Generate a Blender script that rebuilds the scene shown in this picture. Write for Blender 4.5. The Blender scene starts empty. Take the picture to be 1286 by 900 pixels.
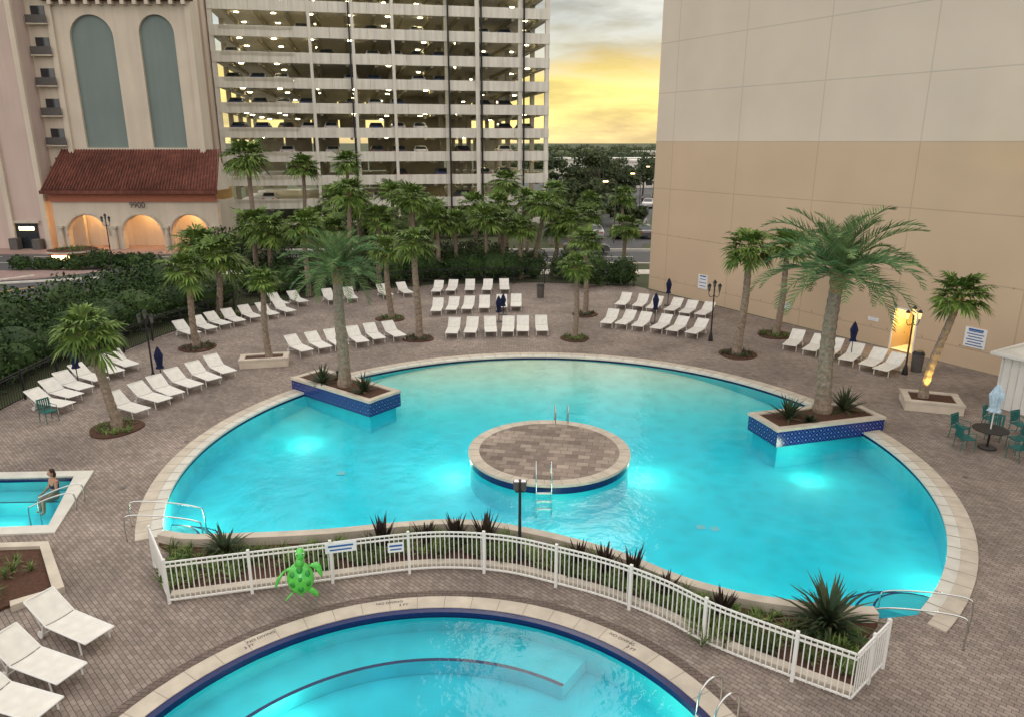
import bpy, bmesh, math, random
from mathutils import Vector, Matrix
R=random.Random(7)
D=bpy.data; SC=bpy.context.scene; COL=SC.collection
rad=math.radians
# ------------------------------------------------------------------ materials
def newmat(name):
    m=D.materials.new(name); m.use_nodes=True
    nt=m.node_tree; b=nt.nodes['Principled BSDF']
    return m,nt,b
def N(nt,t,**k):
    n=nt.nodes.new(t)
    for a,v in k.items(): setattr(n,a,v)
    return n
def c4(c): return (c[0],c[1],c[2],1)
def mat(name,col,rough=.7,var=.12,scale=3.,metal=0.,bump=0.,bscale=40.,spec=.3,streak=0.):
    m,nt,b=newmat(name); L=nt.links
    b.inputs['Roughness'].default_value=rough; b.inputs['Metallic'].default_value=metal
    b.inputs['Specular IOR Level'].default_value=spec
    tc=N(nt,'ShaderNodeTexCoord')
    nz=N(nt,'ShaderNodeTexNoise'); nz.inputs['Scale'].default_value=scale; nz.inputs['Detail'].default_value=6
    L.new(tc.outputs['Object'],nz.inputs['Vector'])
    mr=N(nt,'ShaderNodeMapRange'); mr.inputs['From Min'].default_value=.25; mr.inputs['From Max'].default_value=.75
    mr.inputs['To Min'].default_value=1-var; mr.inputs['To Max'].default_value=1+var
    L.new(nz.outputs['Fac'],mr.inputs['Value'])
    val=mr.outputs['Result']
    if streak:   # rain streaks: noise stretched along z
        mp=N(nt,'ShaderNodeMapping'); mp.inputs['Scale'].default_value=(2.2,2.2,.12); L.new(tc.outputs['Object'],mp.inputs[0])
        n3=N(nt,'ShaderNodeTexNoise'); n3.inputs['Scale'].default_value=1.; n3.inputs['Detail'].default_value=5; L.new(mp.outputs[0],n3.inputs['Vector'])
        m3=N(nt,'ShaderNodeMapRange'); m3.inputs['From Min'].default_value=.4; m3.inputs['From Max'].default_value=.7; m3.inputs['To Min'].default_value=1; m3.inputs['To Max'].default_value=1-streak; L.new(n3.outputs['Fac'],m3.inputs['Value'])
        q=N(nt,'ShaderNodeMath',operation='MULTIPLY'); L.new(val,q.inputs[0]); L.new(m3.outputs[0],q.inputs[1]); val=q.outputs[0]
    vm=N(nt,'ShaderNodeVectorMath',operation='SCALE'); vm.inputs[0].default_value=col[:3]
    L.new(val,vm.inputs['Scale']); L.new(vm.outputs[0],b.inputs['Base Color'])
    if bump:
        n2=N(nt,'ShaderNodeTexNoise'); n2.inputs['Scale'].default_value=bscale; L.new(tc.outputs['Object'],n2.inputs['Vector'])
        bp=N(nt,'ShaderNodeBump'); bp.inputs['Strength'].default_value=bump; bp.inputs['Distance'].default_value=.02
        L.new(n2.outputs['Fac'],bp.inputs['Height']); L.new(bp.outputs[0],b.inputs['Normal'])
    return m
def brickmat(name,c1,c2,mortar,bw,bh,ms=.006,stain=.25,rot=0,rough=.85):
    m,nt,b=newmat(name); L=nt.links
    b.inputs['Roughness'].default_value=rough; b.inputs['Specular IOR Level'].default_value=.25
    tc=N(nt,'ShaderNodeTexCoord'); mp=N(nt,'ShaderNodeMapping'); mp.inputs['Rotation'].default_value=(0,0,rot)
    L.new(tc.outputs['Object'],mp.inputs['Vector'])
    br=N(nt,'ShaderNodeTexBrick'); br.inputs['Scale'].default_value=1; br.inputs['Brick Width'].default_value=bw; br.inputs['Row Height'].default_value=bh
    br.inputs['Mortar Size'].default_value=ms; br.inputs['Color1'].default_value=c4(c1); br.inputs['Color2'].default_value=c4(c2); br.inputs['Mortar'].default_value=c4(mortar)
    br.inputs['Mortar Smooth'].default_value=.3; br.inputs['Bias'].default_value=0
    L.new(mp.outputs[0],br.inputs['Vector'])
    def nz(s,lo,hi):
        n=N(nt,'ShaderNodeTexNoise'); n.inputs['Scale'].default_value=s; n.inputs['Detail'].default_value=7; n.inputs['Roughness'].default_value=.6
        L.new(tc.outputs['Object'],n.inputs['Vector'])
        r=N(nt,'ShaderNodeMapRange'); r.inputs['From Min'].default_value=.3; r.inputs['From Max'].default_value=.7
        r.inputs['To Min'].default_value=lo; r.inputs['To Max'].default_value=hi; L.new(n.outputs['Fac'],r.inputs['Value']); return r.outputs[0]
    a=nz(.35,1-stain,1+stain); bb=nz(4.,1-stain*.5,1+stain*.5)
    mu=N(nt,'ShaderNodeMath',operation='MULTIPLY'); L.new(a,mu.inputs[0]); L.new(bb,mu.inputs[1])
    vm=N(nt,'ShaderNodeVectorMath',operation='SCALE'); L.new(br.outputs['Color'],vm.inputs[0]); L.new(mu.outputs[0],vm.inputs['Scale'])
    L.new(vm.outputs[0],b.inputs['Base Color'])
    bp=N(nt,'ShaderNodeBump'); bp.inputs['Strength'].default_value=.4; bp.inputs['Distance'].default_value=.004; bp.invert=True
    L.new(br.outputs['Fac'],bp.inputs['Height']); L.new(bp.outputs[0],b.inputs['Normal'])
    return m
def leafmat(name,col,col2,rough=.6):
    m,nt,b=newmat(name); L=nt.links
    b.inputs['Roughness'].default_value=rough; b.inputs['Specular IOR Level'].default_value=.2
    g=N(nt,'ShaderNodeNewGeometry'); cr=N(nt,'ShaderNodeValToRGB')
    cr.color_ramp.elements[0].color=c4(col); cr.color_ramp.elements[1].color=c4(col2)
    L.new(g.outputs['Random Per Island'],cr.inputs[0])
    tc=N(nt,'ShaderNodeTexCoord'); nz=N(nt,'ShaderNodeTexNoise'); nz.inputs['Scale'].default_value=.9; L.new(tc.outputs['Object'],nz.inputs['Vector'])
    mr=N(nt,'ShaderNodeMapRange'); mr.inputs['From Min'].default_value=.35; mr.inputs['From Max'].default_value=.65; mr.inputs['To Min'].default_value=.6; mr.inputs['To Max'].default_value=1.4
    L.new(nz.outputs['Fac'],mr.inputs['Value'])
    vm=N(nt,'ShaderNodeVectorMath',operation='SCALE'); L.new(cr.outputs[0],vm.inputs[0]); L.new(mr.outputs[0],vm.inputs['Scale'])
    L.new(vm.outputs[0],b.inputs['Base Color'])
    return m
def emis(name,col,s):
    m,nt,b=newmat(name); b.inputs['Base Color'].default_value=c4(col); b.inputs['Emission Color'].default_value=c4(col); b.inputs['Emission Strength'].default_value=s; return m

M={}
M['deck']=brickmat('deck_pavers',(.295,.24,.205),(.205,.163,.14),(.09,.074,.064),.21,.105,.008,.28,rad(45))
M['deckdark']=brickmat('deck_band_pavers',(.17,.13,.11),(.13,.098,.083),(.06,.045,.04),.21,.105,.008,.2,0)
M['island']=brickmat('island_pavers',(.33,.27,.22),(.17,.13,.11),(.13,.10,.09),.42,.3,.01,.25,rad(10))
M['plaza']=brickmat('plaza_pavers',(.36,.25,.22),(.29,.20,.18),(.2,.14,.12),.3,.15,.01,.2,0)
M['coping']=mat('coping_stone',(.50,.44,.36),.75,.18,2.,bump=.2)
M['copewhite']=mat('coping_white',(.58,.56,.50),.6,.12,2.)
M['bluetile']=mat('blue_tile',(.005,.012,.09),.3,.35,12.,spec=.4)
M['stucco']=mat('stucco_cream',(.60,.52,.42),.85,.08,.35,bump=.15,streak=.10)
M['pink']=mat('stucco_pink',(.54,.42,.37),.85,.06,.3,streak=.08)
M['teal']=mat('grey_green_panel',(.18,.225,.21),.7,.05,.4,streak=.08)
M['rooftile']=brickmat('roof_tile',(.20,.07,.048),(.14,.05,.037),(.07,.03,.025),.25,.35,.02,.3,0)
M['terracotta']=mat('terracotta',(.36,.13,.08),.8,.1)
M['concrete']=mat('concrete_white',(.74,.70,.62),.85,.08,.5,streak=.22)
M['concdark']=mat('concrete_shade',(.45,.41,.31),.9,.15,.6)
M['asphalt']=mat('asphalt',(.085,.085,.088),.9,.15,.8,bump=.2,bscale=60)
M['ground']=mat('ground',(.065,.075,.035),.95,.3,.15)
M['mulch']=mat('mulch',(.085,.04,.025),.95,.35,12.,bump=1.,bscale=50)
M['white']=mat('white_metal',(.72,.71,.68),.4,.04,3.)
M['fabric']=mat('white_sling',(.67,.645,.59),.8,.10,4.)
M['black']=mat('black_metal',(.02,.02,.022),.45,.1)
M['navy']=mat('navy_canvas',(.012,.018,.06),.8,.2)
M['steel']=mat('stainless',(.62,.62,.60),.22,.03,metal=1.)
M['tealm']=mat('teal_metal',(.02,.13,.12),.5,.1)
M['bark']=mat('palm_bark',(.24,.185,.14),.95,.4,9.,bump=1.,bscale=25)
M['barkd']=mat('tree_bark',(.12,.09,.07),.95,.3,6.)
M['boot']=mat('frond_boots',(.28,.19,.10),.95,.4,14.,bump=1.,bscale=30)
M['date']=leafmat('date_frond',(.065,.125,.045),(.18,.26,.10))
M['fan']=leafmat('fan_frond',(.045,.09,.016),(.16,.235,.05))
M['dark']=leafmat('shrub_leaf',(.012,.030,.008),(.05,.09,.022))
M['shrub']=leafmat('low_shrub_leaf',(.03,.065,.015),(.11,.16,.045))
M['dark2']=leafmat('tree_leaf',(.016,.030,.010),(.065,.085,.027))
M['grass']=leafmat('grass_blade',(.05,.10,.018),(.17,.22,.07))
M['agave']=leafmat('agave_leaf',(.02,.045,.02),(.07,.08,.035))
M['cordy']=leafmat('cordyline_leaf',(.018,.014,.012),(.06,.04,.028))
M['glass']=mat('dark_glass',(.02,.025,.03),.1,.1,spec=.8)
M['tyre']=mat('tyre',(.015,.015,.015),.9,.1)
M['lamp']=emis('lamp_glow',(1,.72,.35),7.)
M['fix']=emis('garage_light',(1,.88,.50),32.)
M['warm']=mat('warm_wall',(.6,.40,.17),.8,.05)
M['line']=mat('road_paint',(.7,.7,.66),.8,.15,5.)
M['yline']=mat('yellow_paint',(.65,.45,.06),.8,.15,5.)
M['turtle']=mat('turtle_green',(.10,.55,.07),.22,.25,9.,spec=.8)
M['turtle2']=mat('turtle_dark',(.02,.27,.03),.25,.3,9.,spec=.7)
M['skin']=mat('skin',(.40,.21,.14),.55,.08,8.)
M['hair']=mat('hair',(.03,.018,.012),.7,.2,20.)
M['sign']=mat('sign_white',(.74,.75,.76),.5,.03)
M['signblue']=mat('sign_blue',(.03,.12,.35),.5,.03)
M['red']=mat('red_plastic',(.55,.04,.02),.4,.05)
M['joint']=mat('sealant',(.25,.2,.16),.9,.05)
M['bin']=mat('bin_grey',(.10,.09,.085),.6,.1)
def diamond():
    m,nt,b=newmat('blue_diamond_tile'); L=nt.links; b.inputs['Roughness'].default_value=.2
    tc=N(nt,'ShaderNodeTexCoord'); sp=N(nt,'ShaderNodeSeparateXYZ'); L.new(tc.outputs['Object'],sp.inputs[0])
    def mt(op,a,bv):
        n=N(nt,'ShaderNodeMath',operation=op)
        for i,v in enumerate((a,bv)):
            if v is None: continue
            if isinstance(v,(int,float)): n.inputs[i].default_value=v
            else: L.new(v,n.inputs[i])
        return n.outputs[0]
    u=mt('ADD',sp.outputs['X'],sp.outputs['Y'])
    s=3.2
    a=mt('FRACT',mt('MULTIPLY',mt('ADD',u,sp.outputs['Z']),s),None); c=mt('FRACT',mt('MULTIPLY',mt('SUBTRACT',u,sp.outputs['Z']),s),None)
    d=mt('MAXIMUM',mt('LESS_THAN',a,.12),mt('LESS_THAN',c,.12))
    n=mt('MULTIPLY',mt('LESS_THAN',mt('ABSOLUTE',mt('SUBTRACT',a,.56),None),.15),mt('LESS_THAN',mt('ABSOLUTE',mt('SUBTRACT',c,.56),None),.15))
    d=mt('MAXIMUM',mt('MULTIPLY',d,.35),mt('MULTIPLY',n,.8))
    mx=N(nt,'ShaderNodeMix',data_type='RGBA'); L.new(d,mx.inputs['Factor']); mx.inputs['A'].default_value=(.006,.012,.12,1); mx.inputs['B'].default_value=(.13,.22,.45,1)
    L.new(mx.outputs['Result'],b.inputs['Base Color']); return m
M['diamond']=diamond()
def poolfloor(name,shallow):
    m,nt,b=newmat(name); L=nt.links; b.inputs['Roughness'].default_value=.8
    tc=N(nt,'ShaderNodeTexCoord'); sp=N(nt,'ShaderNodeSeparateXYZ'); L.new(tc.outputs['Object'],sp.inputs[0])
    mr=N(nt,'ShaderNodeMapRange'); mr.inputs['From Min'].default_value=-1.25; mr.inputs['From Max'].default_value=-.1; L.new(sp.outputs['Z'],mr.inputs['Value'])  # light absorbed by deeper water is painted into the plaster colour
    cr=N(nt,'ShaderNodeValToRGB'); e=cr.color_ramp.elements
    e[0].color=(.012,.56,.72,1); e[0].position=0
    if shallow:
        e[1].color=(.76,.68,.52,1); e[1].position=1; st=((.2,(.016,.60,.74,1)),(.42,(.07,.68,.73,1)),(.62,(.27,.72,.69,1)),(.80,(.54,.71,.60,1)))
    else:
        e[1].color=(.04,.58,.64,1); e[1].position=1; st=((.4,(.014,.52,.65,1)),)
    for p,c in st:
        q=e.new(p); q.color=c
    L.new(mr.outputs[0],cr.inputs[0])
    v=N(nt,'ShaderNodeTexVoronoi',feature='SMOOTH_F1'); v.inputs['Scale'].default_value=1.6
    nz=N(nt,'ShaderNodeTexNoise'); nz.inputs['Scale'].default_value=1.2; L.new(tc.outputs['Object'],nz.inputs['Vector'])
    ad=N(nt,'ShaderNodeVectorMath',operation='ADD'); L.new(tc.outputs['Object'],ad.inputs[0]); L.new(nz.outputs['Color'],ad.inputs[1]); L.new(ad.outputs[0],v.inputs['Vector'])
    m2=N(nt,'ShaderNodeMapRange'); m2.inputs['From Max'].default_value=.8; m2.inputs['To Min'].default_value=.91; m2.inputs['To Max'].default_value=1.13; L.new(v.outputs['Distance'],m2.inputs['Value'])  # caustic light pattern, painted into the plaster colour
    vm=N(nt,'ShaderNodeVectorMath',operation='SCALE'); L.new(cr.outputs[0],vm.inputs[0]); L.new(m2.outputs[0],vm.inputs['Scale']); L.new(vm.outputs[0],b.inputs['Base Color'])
    return m
M['floor']=poolfloor('pool_plaster',True); M['floork']=poolfloor('small_pool_plaster',False)
def watermat():
    m,nt,b=newmat('pool_water'); L=nt.links; nt.nodes.remove(b)
    tc=N(nt,'ShaderNodeTexCoord'); n1=N(nt,'ShaderNodeTexNoise'); n1.inputs['Scale'].default_value=1.6; n1.inputs['Detail'].default_value=4; L.new(tc.outputs['Object'],n1.inputs['Vector'])
    n2=N(nt,'ShaderNodeTexNoise'); n2.inputs['Scale'].default_value=6; n2.inputs['Detail'].default_value=3; L.new(tc.outputs['Object'],n2.inputs['Vector'])
    ad=N(nt,'ShaderNodeMath',operation='MULTIPLY_ADD'); L.new(n2.outputs['Fac'],ad.inputs[0]); ad.inputs[1].default_value=.3; L.new(n1.outputs['Fac'],ad.inputs[2])
    bp=N(nt,'ShaderNodeBump'); bp.inputs['Strength'].default_value=.45; bp.inputs['Distance'].default_value=.06; L.new(ad.outputs[0],bp.inputs['Height'])
    g=N(nt,'ShaderNodeBsdfGlossy'); g.inputs['Roughness'].default_value=.03; g.inputs['Color'].default_value=(.8,.8,.8,1); L.new(bp.outputs[0],g.inputs['Normal'])
    t=N(nt,'ShaderNodeBsdfTransparent'); t.inputs['Color'].default_value=(.86,.995,1,1)
    f=N(nt,'ShaderNodeFresnel'); f.inputs['IOR'].default_value=1.27; L.new(bp.outputs[0],f.inputs['Normal'])
    mx=N(nt,'ShaderNodeMixShader'); L.new(f.outputs[0],mx.inputs[0]); L.new(t.outputs[0],mx.inputs[1]); L.new(g.outputs[0],mx.inputs[2])
    L.new(mx.outputs[0],nt.nodes['Material Output'].inputs['Surface']); return m
M['water']=watermat()
def wallmat():
    m,nt,b=newmat('hotel_wall_paint'); L=nt.links; b.inputs['Roughness'].default_value=.9; b.inputs['Specular IOR Level'].default_value=.15
    tc=N(nt,'ShaderNodeTexCoord'); sp=N(nt,'ShaderNodeSeparateXYZ'); L.new(tc.outputs['Object'],sp.inputs[0])
    gt=N(nt,'ShaderNodeMath',operation='GREATER_THAN'); gt.inputs[1].default_value=10.5; L.new(sp.outputs['Z'],gt.inputs[0])
    mx=N(nt,'ShaderNodeMix',data_type='RGBA'); L.new(gt.outputs[0],mx.inputs['Factor']); mx.inputs['A'].default_value=(.55,.42,.295,1); mx.inputs['B'].default_value=(.62,.54,.45,1)
    nz=N(nt,'ShaderNodeTexNoise'); nz.inputs['Scale'].default_value=.25; nz.inputs['Detail'].default_value=8; L.new(tc.outputs['Object'],nz.inputs['Vector'])
    mr=N(nt,'ShaderNodeMapRange'); mr.inputs['From Min'].default_value=.3; mr.inputs['From Max'].default_value=.7; mr.inputs['To Min'].default_value=.94; mr.inputs['To Max'].default_value=1.05; L.new(nz.outputs['Fac'],mr.inputs['Value'])
    def line(src,off,per,w):
        a=N(nt,'ShaderNodeMath',operation='SUBTRACT'); L.new(src,a.inputs[0]); a.inputs[1].default_value=off
        p=N(nt,'ShaderNodeMath',operation='PINGPONG'); L.new(a.outputs[0],p.inputs[0]); p.inputs[1].default_value=per/2
        l=N(nt,'ShaderNodeMath',operation='LESS_THAN'); L.new(p.outputs[0],l.inputs[0]); l.inputs[1].default_value=w; return l.outputs[0]
    h=line(sp.outputs['Z'],10.5,3.2,.03); v=line(sp.outputs['X'],7.6,5.87,.03)
    o=N(nt,'ShaderNodeMath',operation='MAXIMUM'); L.new(h,o.inputs[0]); L.new(v,o.inputs[1])
    k=N(nt,'ShaderNodeMath',operation='MULTIPLY_ADD'); L.new(o.outputs[0],k.inputs[0]); k.inputs[1].default_value=-.20; L.new(mr.outputs[0],k.inputs[2])
    vm=N(nt,'ShaderNodeVectorMath',operation='SCALE'); L.new(mx.outputs['Result'],vm.inputs[0]); L.new(k.outputs[0],vm.inputs['Scale']); L.new(vm.outputs[0],b.inputs['Base Color'])
    return m
M['wall']=wallmat()

# ------------------------------------------------------------------ mesh builder
class MB:
    def __init__(s): s.v=[];s.f=[];s.m=[];s.mats=[]
    def mi(s,k):
        if k not in s.mats: s.mats.append(k)
        return s.mats.index(k)
    def add(s,vs,fs,k):
        o=len(s.v); s.v+=[tuple(v) for v in vs]; i=s.mi(k)
        for f in fs: s.f.append([o+a for a in f]); s.m.append(i)
    def box(s,c,d,k,rz=0,M4=None):
        x,y,z=d[0]/2,d[1]/2,d[2]/2
        vs=[Vector((a*x,b*y,e*z)) for a in(-1,1) for b in(-1,1) for e in(-1,1)]
        if rz: q=Matrix.Rotation(rz,3,'Z'); vs=[q@v for v in vs]
        if M4 is not None: vs=[M4@v for v in vs]
        vs=[v+Vector(c) for v in vs]
        s.add(vs,[(0,1,3,2),(4,6,7,5),(0,4,5,1),(2,3,7,6),(0,2,6,4),(1,5,7,3)],k)
    def tube(s,pts,r,k,n=8,cap=True):
        pts=[Vector(p) for p in pts]; rs=r if isinstance(r,(list,tuple)) else [r]*len(pts)
        vs=[];pr=None
        for i,p in enumerate(pts):
            d=(pts[min(i+1,len(pts)-1)]-pts[max(i-1,0)]).normalized()
            if pr is None: a=d.orthogonal().normalized()
            else: a=(pr-d*pr.dot(d)).normalized()
            pr=a; b=d.cross(a)
            for j in range(n):
                t=2*math.pi*j/n; vs.append(p+(a*math.cos(t)+b*math.sin(t))*rs[i])
        fs=[]
        for i in range(len(pts)-1):
            for j in range(n):
                fs.append((i*n+j,i*n+(j+1)%n,(i+1)*n+(j+1)%n,(i+1)*n+j))
        if cap: fs+= [tuple(range(n-1,-1,-1)),tuple((len(pts)-1)*n+j for j in range(n))]
        s.add(vs,fs,k)
    def prism(s,poly,z0,z1,k,ktop=None):
        n=len(poly); vs=[(p[0],p[1],z0) for p in poly]+[(p[0],p[1],z1) for p in poly]
        ar=sum(poly[i][0]*poly[(i+1)%n][1]-poly[(i+1)%n][0]*poly[i][1] for i in range(n))
        fs=[(i,(i+1)%n,n+(i+1)%n,n+i) if ar>0 else (i,n+i,n+(i+1)%n,(i+1)%n) for i in range(n)]
        s.add(vs,fs,k)
        t=[n+i for i in range(n)]; s.add(vs,[t if ar>0 else t[::-1]],ktop or k)
    def strip(s,A,B,z0,z1,k):
        n=len(A)
        vs=[(p[0],p[1],z0) for p in A]+[(p[0],p[1],z0) for p in B]+[(p[0],p[1],z1) for p in A]+[(p[0],p[1],z1) for p in B]
        fs=[]
        for i in range(n-1):
            fs+=[(2*n+i,2*n+i+1,3*n+i+1,3*n+i),(i,i+1,2*n+i+1,2*n+i),(n+i+1,n+i,3*n+i,3*n+i+1)]
        fs+=[(0,2*n,3*n,n),(n-1,2*n-1,4*n-1,3*n-1)]
        s.add(vs,fs,k)
    def ell(s,c,r,k,nu=12,nv=8,M3=None):
        vs=[];fs=[]
        for i in range(nv+1):
            a=math.pi*i/nv
            for j in range(nu):
                b=2*math.pi*j/nu; v=Vector((r[0]*math.sin(a)*math.cos(b),r[1]*math.sin(a)*math.sin(b),r[2]*math.cos(a)))
                if M3 is not None: v=M3@v
                vs.append(v+Vector(c))
        for i in range(nv):
            for j in range(nu): fs.append((i*nu+j,(i+1)*nu+j,(i+1)*nu+(j+1)%nu,i*nu+(j+1)%nu))
        s.add(vs,fs,k)
    def mesh(s,name,smooth=False):
        me=D.meshes.new(name); me.from_pydata(s.v,[],s.f)
        for k in s.mats: me.materials.append(M[k])
        me.polygons.foreach_set('material_index',s.m)
        if smooth: me.polygons.foreach_set('use_smooth',[True]*len(s.f))
        me.update(); return me
    def obj(s,name,smooth=False,loc=(0,0,0),rz=0,parent=None):
        return put(name,s.mesh(name,smooth),loc,rz,parent)
def put(name,me,loc=(0,0,0),rz=0,parent=None,sc=None):
    o=D.objects.new(name,me); o.location=loc; o.rotation_euler=(0,0,rz); COL.objects.link(o)
    if sc: o.scale=sc
    if parent: o.parent=parent
    return o
def empty(name,loc=(0,0,0)):
    o=D.objects.new(name,None); o.location=loc; COL.objects.link(o); o.empty_display_size=.2; return o
def catmull(p,n=6):
    out=[]
    for i in range(len(p)-1):
        a=Vector(p[max(i-1,0)]);b=Vector(p[i]);c=Vector(p[i+1]);d=Vector(p[min(i+2,len(p)-1)])
        for j in range(n):
            t=j/n; out.append(tuple(.5*((2*b)+(c-a)*t+(2*a-5*b+4*c-d)*t*t+(3*b-a-3*c+d)*t**3)))
    out.append(tuple(p[-1])); return out
def offset(p,d):
    out=[]
    for i in range(len(p)):
        a=Vector(p[max(i-1,0)][:2]);b=Vector(p[min(i+1,len(p)-1)][:2]); t=(b-a).normalized(); out.append((p[i][0]-t.y*d,p[i][1]+t.x*d))
    return out
def fill(name,loops,z,k):
    bm=bmesh.new(); es=[]
    for lp in loops:
        vs=[bm.verts.new((p[0],p[1],z)) for p in lp]
        for i in range(len(vs)): es.append(bm.edges.new((vs[i],vs[(i+1)%len(vs)])))
    bmesh.ops.triangle_fill(bm,edges=es,use_beauty=True,use_dissolve=False)
    for f in bm.faces:
        f.normal_update()
        if f.normal.z<0: f.normal_flip()
    me=D.meshes.new(name); bm.to_mesh(me); bm.free(); me.materials.append(M[k]); return put(name,me)
def arc(c,r,a0,a1,n=64): return [(c[0]+r*math.cos(rad(a0+(a1-a0)*i/n)),c[1]+r*math.sin(rad(a0+(a1-a0)*i/n))) for i in range(n+1)]
def text(name,body,loc,size,rz,k,rx=0,ext=.002):
    cu=D.curves.new(name,'FONT'); cu.body=body; cu.size=size; cu.align_x='CENTER'; cu.align_y='CENTER'; cu.extrude=ext
    cu.materials.append(M[k]); o=D.objects.new(name,cu); o.location=loc; o.rotation_euler=(rx,0,rz); COL.objects.link(o); return o

# ------------------------------------------------------------------ pools & deck
PC=(1.2,23.8); PR=12.25; DZ=-1.05
cut=catmull([(9.4,14.7),(7.9,14.55),(5.9,14.95),(4.8,15.4),(4.0,15.9),(2.8,16.9),(1.2,17.8),(-.5,18.45),(-1.8,18.6),(-3.1,18.45),(-5.2,18.05),(-7.3,17.85),(-8.7,17.8),(-9.6,18.05)],5)
main=arc(PC,PR,208,-48,110)+cut[1:-1]
KC=(-1.6,9.0); KR=5.8
kid=arc(KC,KR,0,360,96)[:-1]
tub=[(-20.5,21.7),(-14.3,22.0),(-13.2,18.8),(-20.0,18.2)]
deckout=[(-26,-9),(-26,24.5),(-20.9,26),(-20.9,33),(-19.9,40),(-17.4,48),(-12,52.8),(-6,55.8),(2,56.6),(9.3,55.2),(48.6,-10)]
fill('pool_deck',[deckout,main,kid,tub],0,'deck')
fill('ground',[[(-3000,-500),(3000,-500),(3000,4500),(-3000,4500)],deckout],-.02,'ground')
def basin(name,loop,wl,tile,fk):
    e=empty(name)
    b=MB(); n=len(loop)
    for z0,z1,k in((-tile,0,'bluetile'),(-2.0,-tile,fk)):
        vs=[(p[0],p[1],z0) for p in loop]+[(p[0],p[1],z1) for p in loop]
        b.add(vs,[(i,(i+1)%n,n+(i+1)%n,n+i) for i in range(n)],k)
    b.obj('basin_wall',parent=e)
    w=fill('water_surface',[loop],wl,'water'); w.parent=e
    return e
pool=basin('main_pool',main,-.10,.16,'floork')
b=MB(); vs=[(PC[0],PC[1],DZ)];fs=[]; nr,na=26,72
def fz(y): 
    t=min(max((y-26.)/10.,0),1); t=t*t*(3-2*t)*.5+t*.5
    return DZ+(-.17-DZ)*t
for i in range(1,nr+1):
    for j in range(na):
        r=(PR+.2)*i/nr; a=2*math.pi*j/na; x=PC[0]+r*math.cos(a); y=PC[1]+r*math.sin(a); vs.append((x,y,fz(y)))
for j in range(na): fs.append((0,1+j,1+(j+1)%na))
for i in range(nr-1):
    for j in range(na): fs.append((1+i*na+j,1+(i+1)*na+j,1+(i+1)*na+(j+1)%na,1+i*na+(j+1)%na))
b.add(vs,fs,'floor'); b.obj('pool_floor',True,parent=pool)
b=MB()
for x,y in((5.9,20.6),(6.3,20.5),(-6.2,24.5)):
    b.box((x,y,DZ+.007),(.30,.30,.012),'floork')
    for q in(-.1,-.03,.04,.11): b.box((x+q,y,DZ+.016),(.025,.26,.006),'copewhite')
b.obj('floor_drains',parent=pool)
b=MB(); b.strip(arc(PC,PR-.03,207,-47,120),arc(PC,PR+.28,207,-47,120),-.05,.025,'copewhite')
b.strip(arc(PC,PR+.28,207,-49,120),arc(PC,PR+.68,207,-49,120),-.05,.035,'coping'); b.obj('coping',parent=pool)
b=MB()
for i in range(86):
    a=208-256*i/85; b.box((PC[0]+(PR+.32)*math.cos(rad(a)),PC[1]+(PR+.32)*math.sin(rad(a)),.0355),(.74,.014,.004),'joint',rad(a))
b.obj('coping_joints',parent=pool)
def steps(c,a0,a1,rs,par):
    b=MB()
    for i,r in enumerate(rs):
        z=-.28-.25*i
        poly=[c]+arc(c,r,a0,a1,24); b.prism(poly,DZ+.01,z,'floork')
        b.strip(arc(c,r-.05,a0,a1,24),arc(c,r,a0,a1,24),z,z+.006,'bluetile')
    b.obj('steps',parent=par)
steps((9.7,14.9),150,55,(1.1,1.5,1.9),pool)
steps((-9.9,18.3),95,-10,(1.1,1.5,1.9),pool)
kp=basin('kids_pool',kid,-.10,.14,'floork')
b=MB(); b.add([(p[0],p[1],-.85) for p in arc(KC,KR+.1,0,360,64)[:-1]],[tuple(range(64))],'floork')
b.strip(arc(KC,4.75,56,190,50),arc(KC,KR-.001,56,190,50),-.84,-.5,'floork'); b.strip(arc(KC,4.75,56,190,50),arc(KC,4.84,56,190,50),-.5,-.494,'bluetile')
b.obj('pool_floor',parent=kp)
b=MB(); b.strip(arc(KC,KR-.02,0,360,96),arc(KC,KR+.14,0,360,96),-.05,.02,'bluetile'); b.strip(arc(KC,KR+.14,0,360,96),arc(KC,KR+.58,0,360,96),-.05,.04,'coping')
for i in range(60):
    a=i*6; b.box((KC[0]+(KR+.36)*math.cos(rad(a)),KC[1]+(KR+.36)*math.sin(rad(a)),.0405),(.43,.012,.003),'joint',rad(a))
b.obj('coping',parent=kp)
b=MB(); b.strip(arc(KC,KR+.58,20,160,60),arc(KC,KR+.86,20,160,60),-.05,.004,'deckdark'); b.obj('deck_band')
for a,t in((132,'3 FT'),(102,'NO DIVING'),(47,'3 FT'),(99,'3 FT'),(50,'NO DIVING'),(129,'NO DIVING')):
    rr=KR+(.30 if t=='3 FT' else .44)
    o=text('depth_mark',t,(KC[0]+rr*math.cos(rad(a)),KC[1]+rr*math.sin(rad(a)),.043),.12,rad(a-90),'black',ext=.001); o.parent=kp
tb=basin('hot_tub',tub,-.10,.14,'floork')
b=MB(); b.add([(p[0],p[1],-.9) for p in tub],[(3,2,1,0)],'floork')
b.box((-17.4,21.45,-.7),(6,.8,.5),'floork',rad(2)); b.box((-17.4,21.06,-.447),(6,.05,.01),'bluetile',rad(2)); b.obj('tub_floor',parent=tb)
def rim(loop,w,z,k,name,par):
    b=MB(); n=len(loop); c=Vector((sum(p[0] for p in loop)/n,sum(p[1] for p in loop)/n))
    out=[]
    for p in loop:
        d=(Vector(p)-c); out.append((p[0]+math.copysign(w,d.x),p[1]+math.copysign(w,d.y)))
    b.strip(list(loop)+[loop[0]],out+[out[0]],-.05,z,k); return b.obj(name,parent=par)
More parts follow.
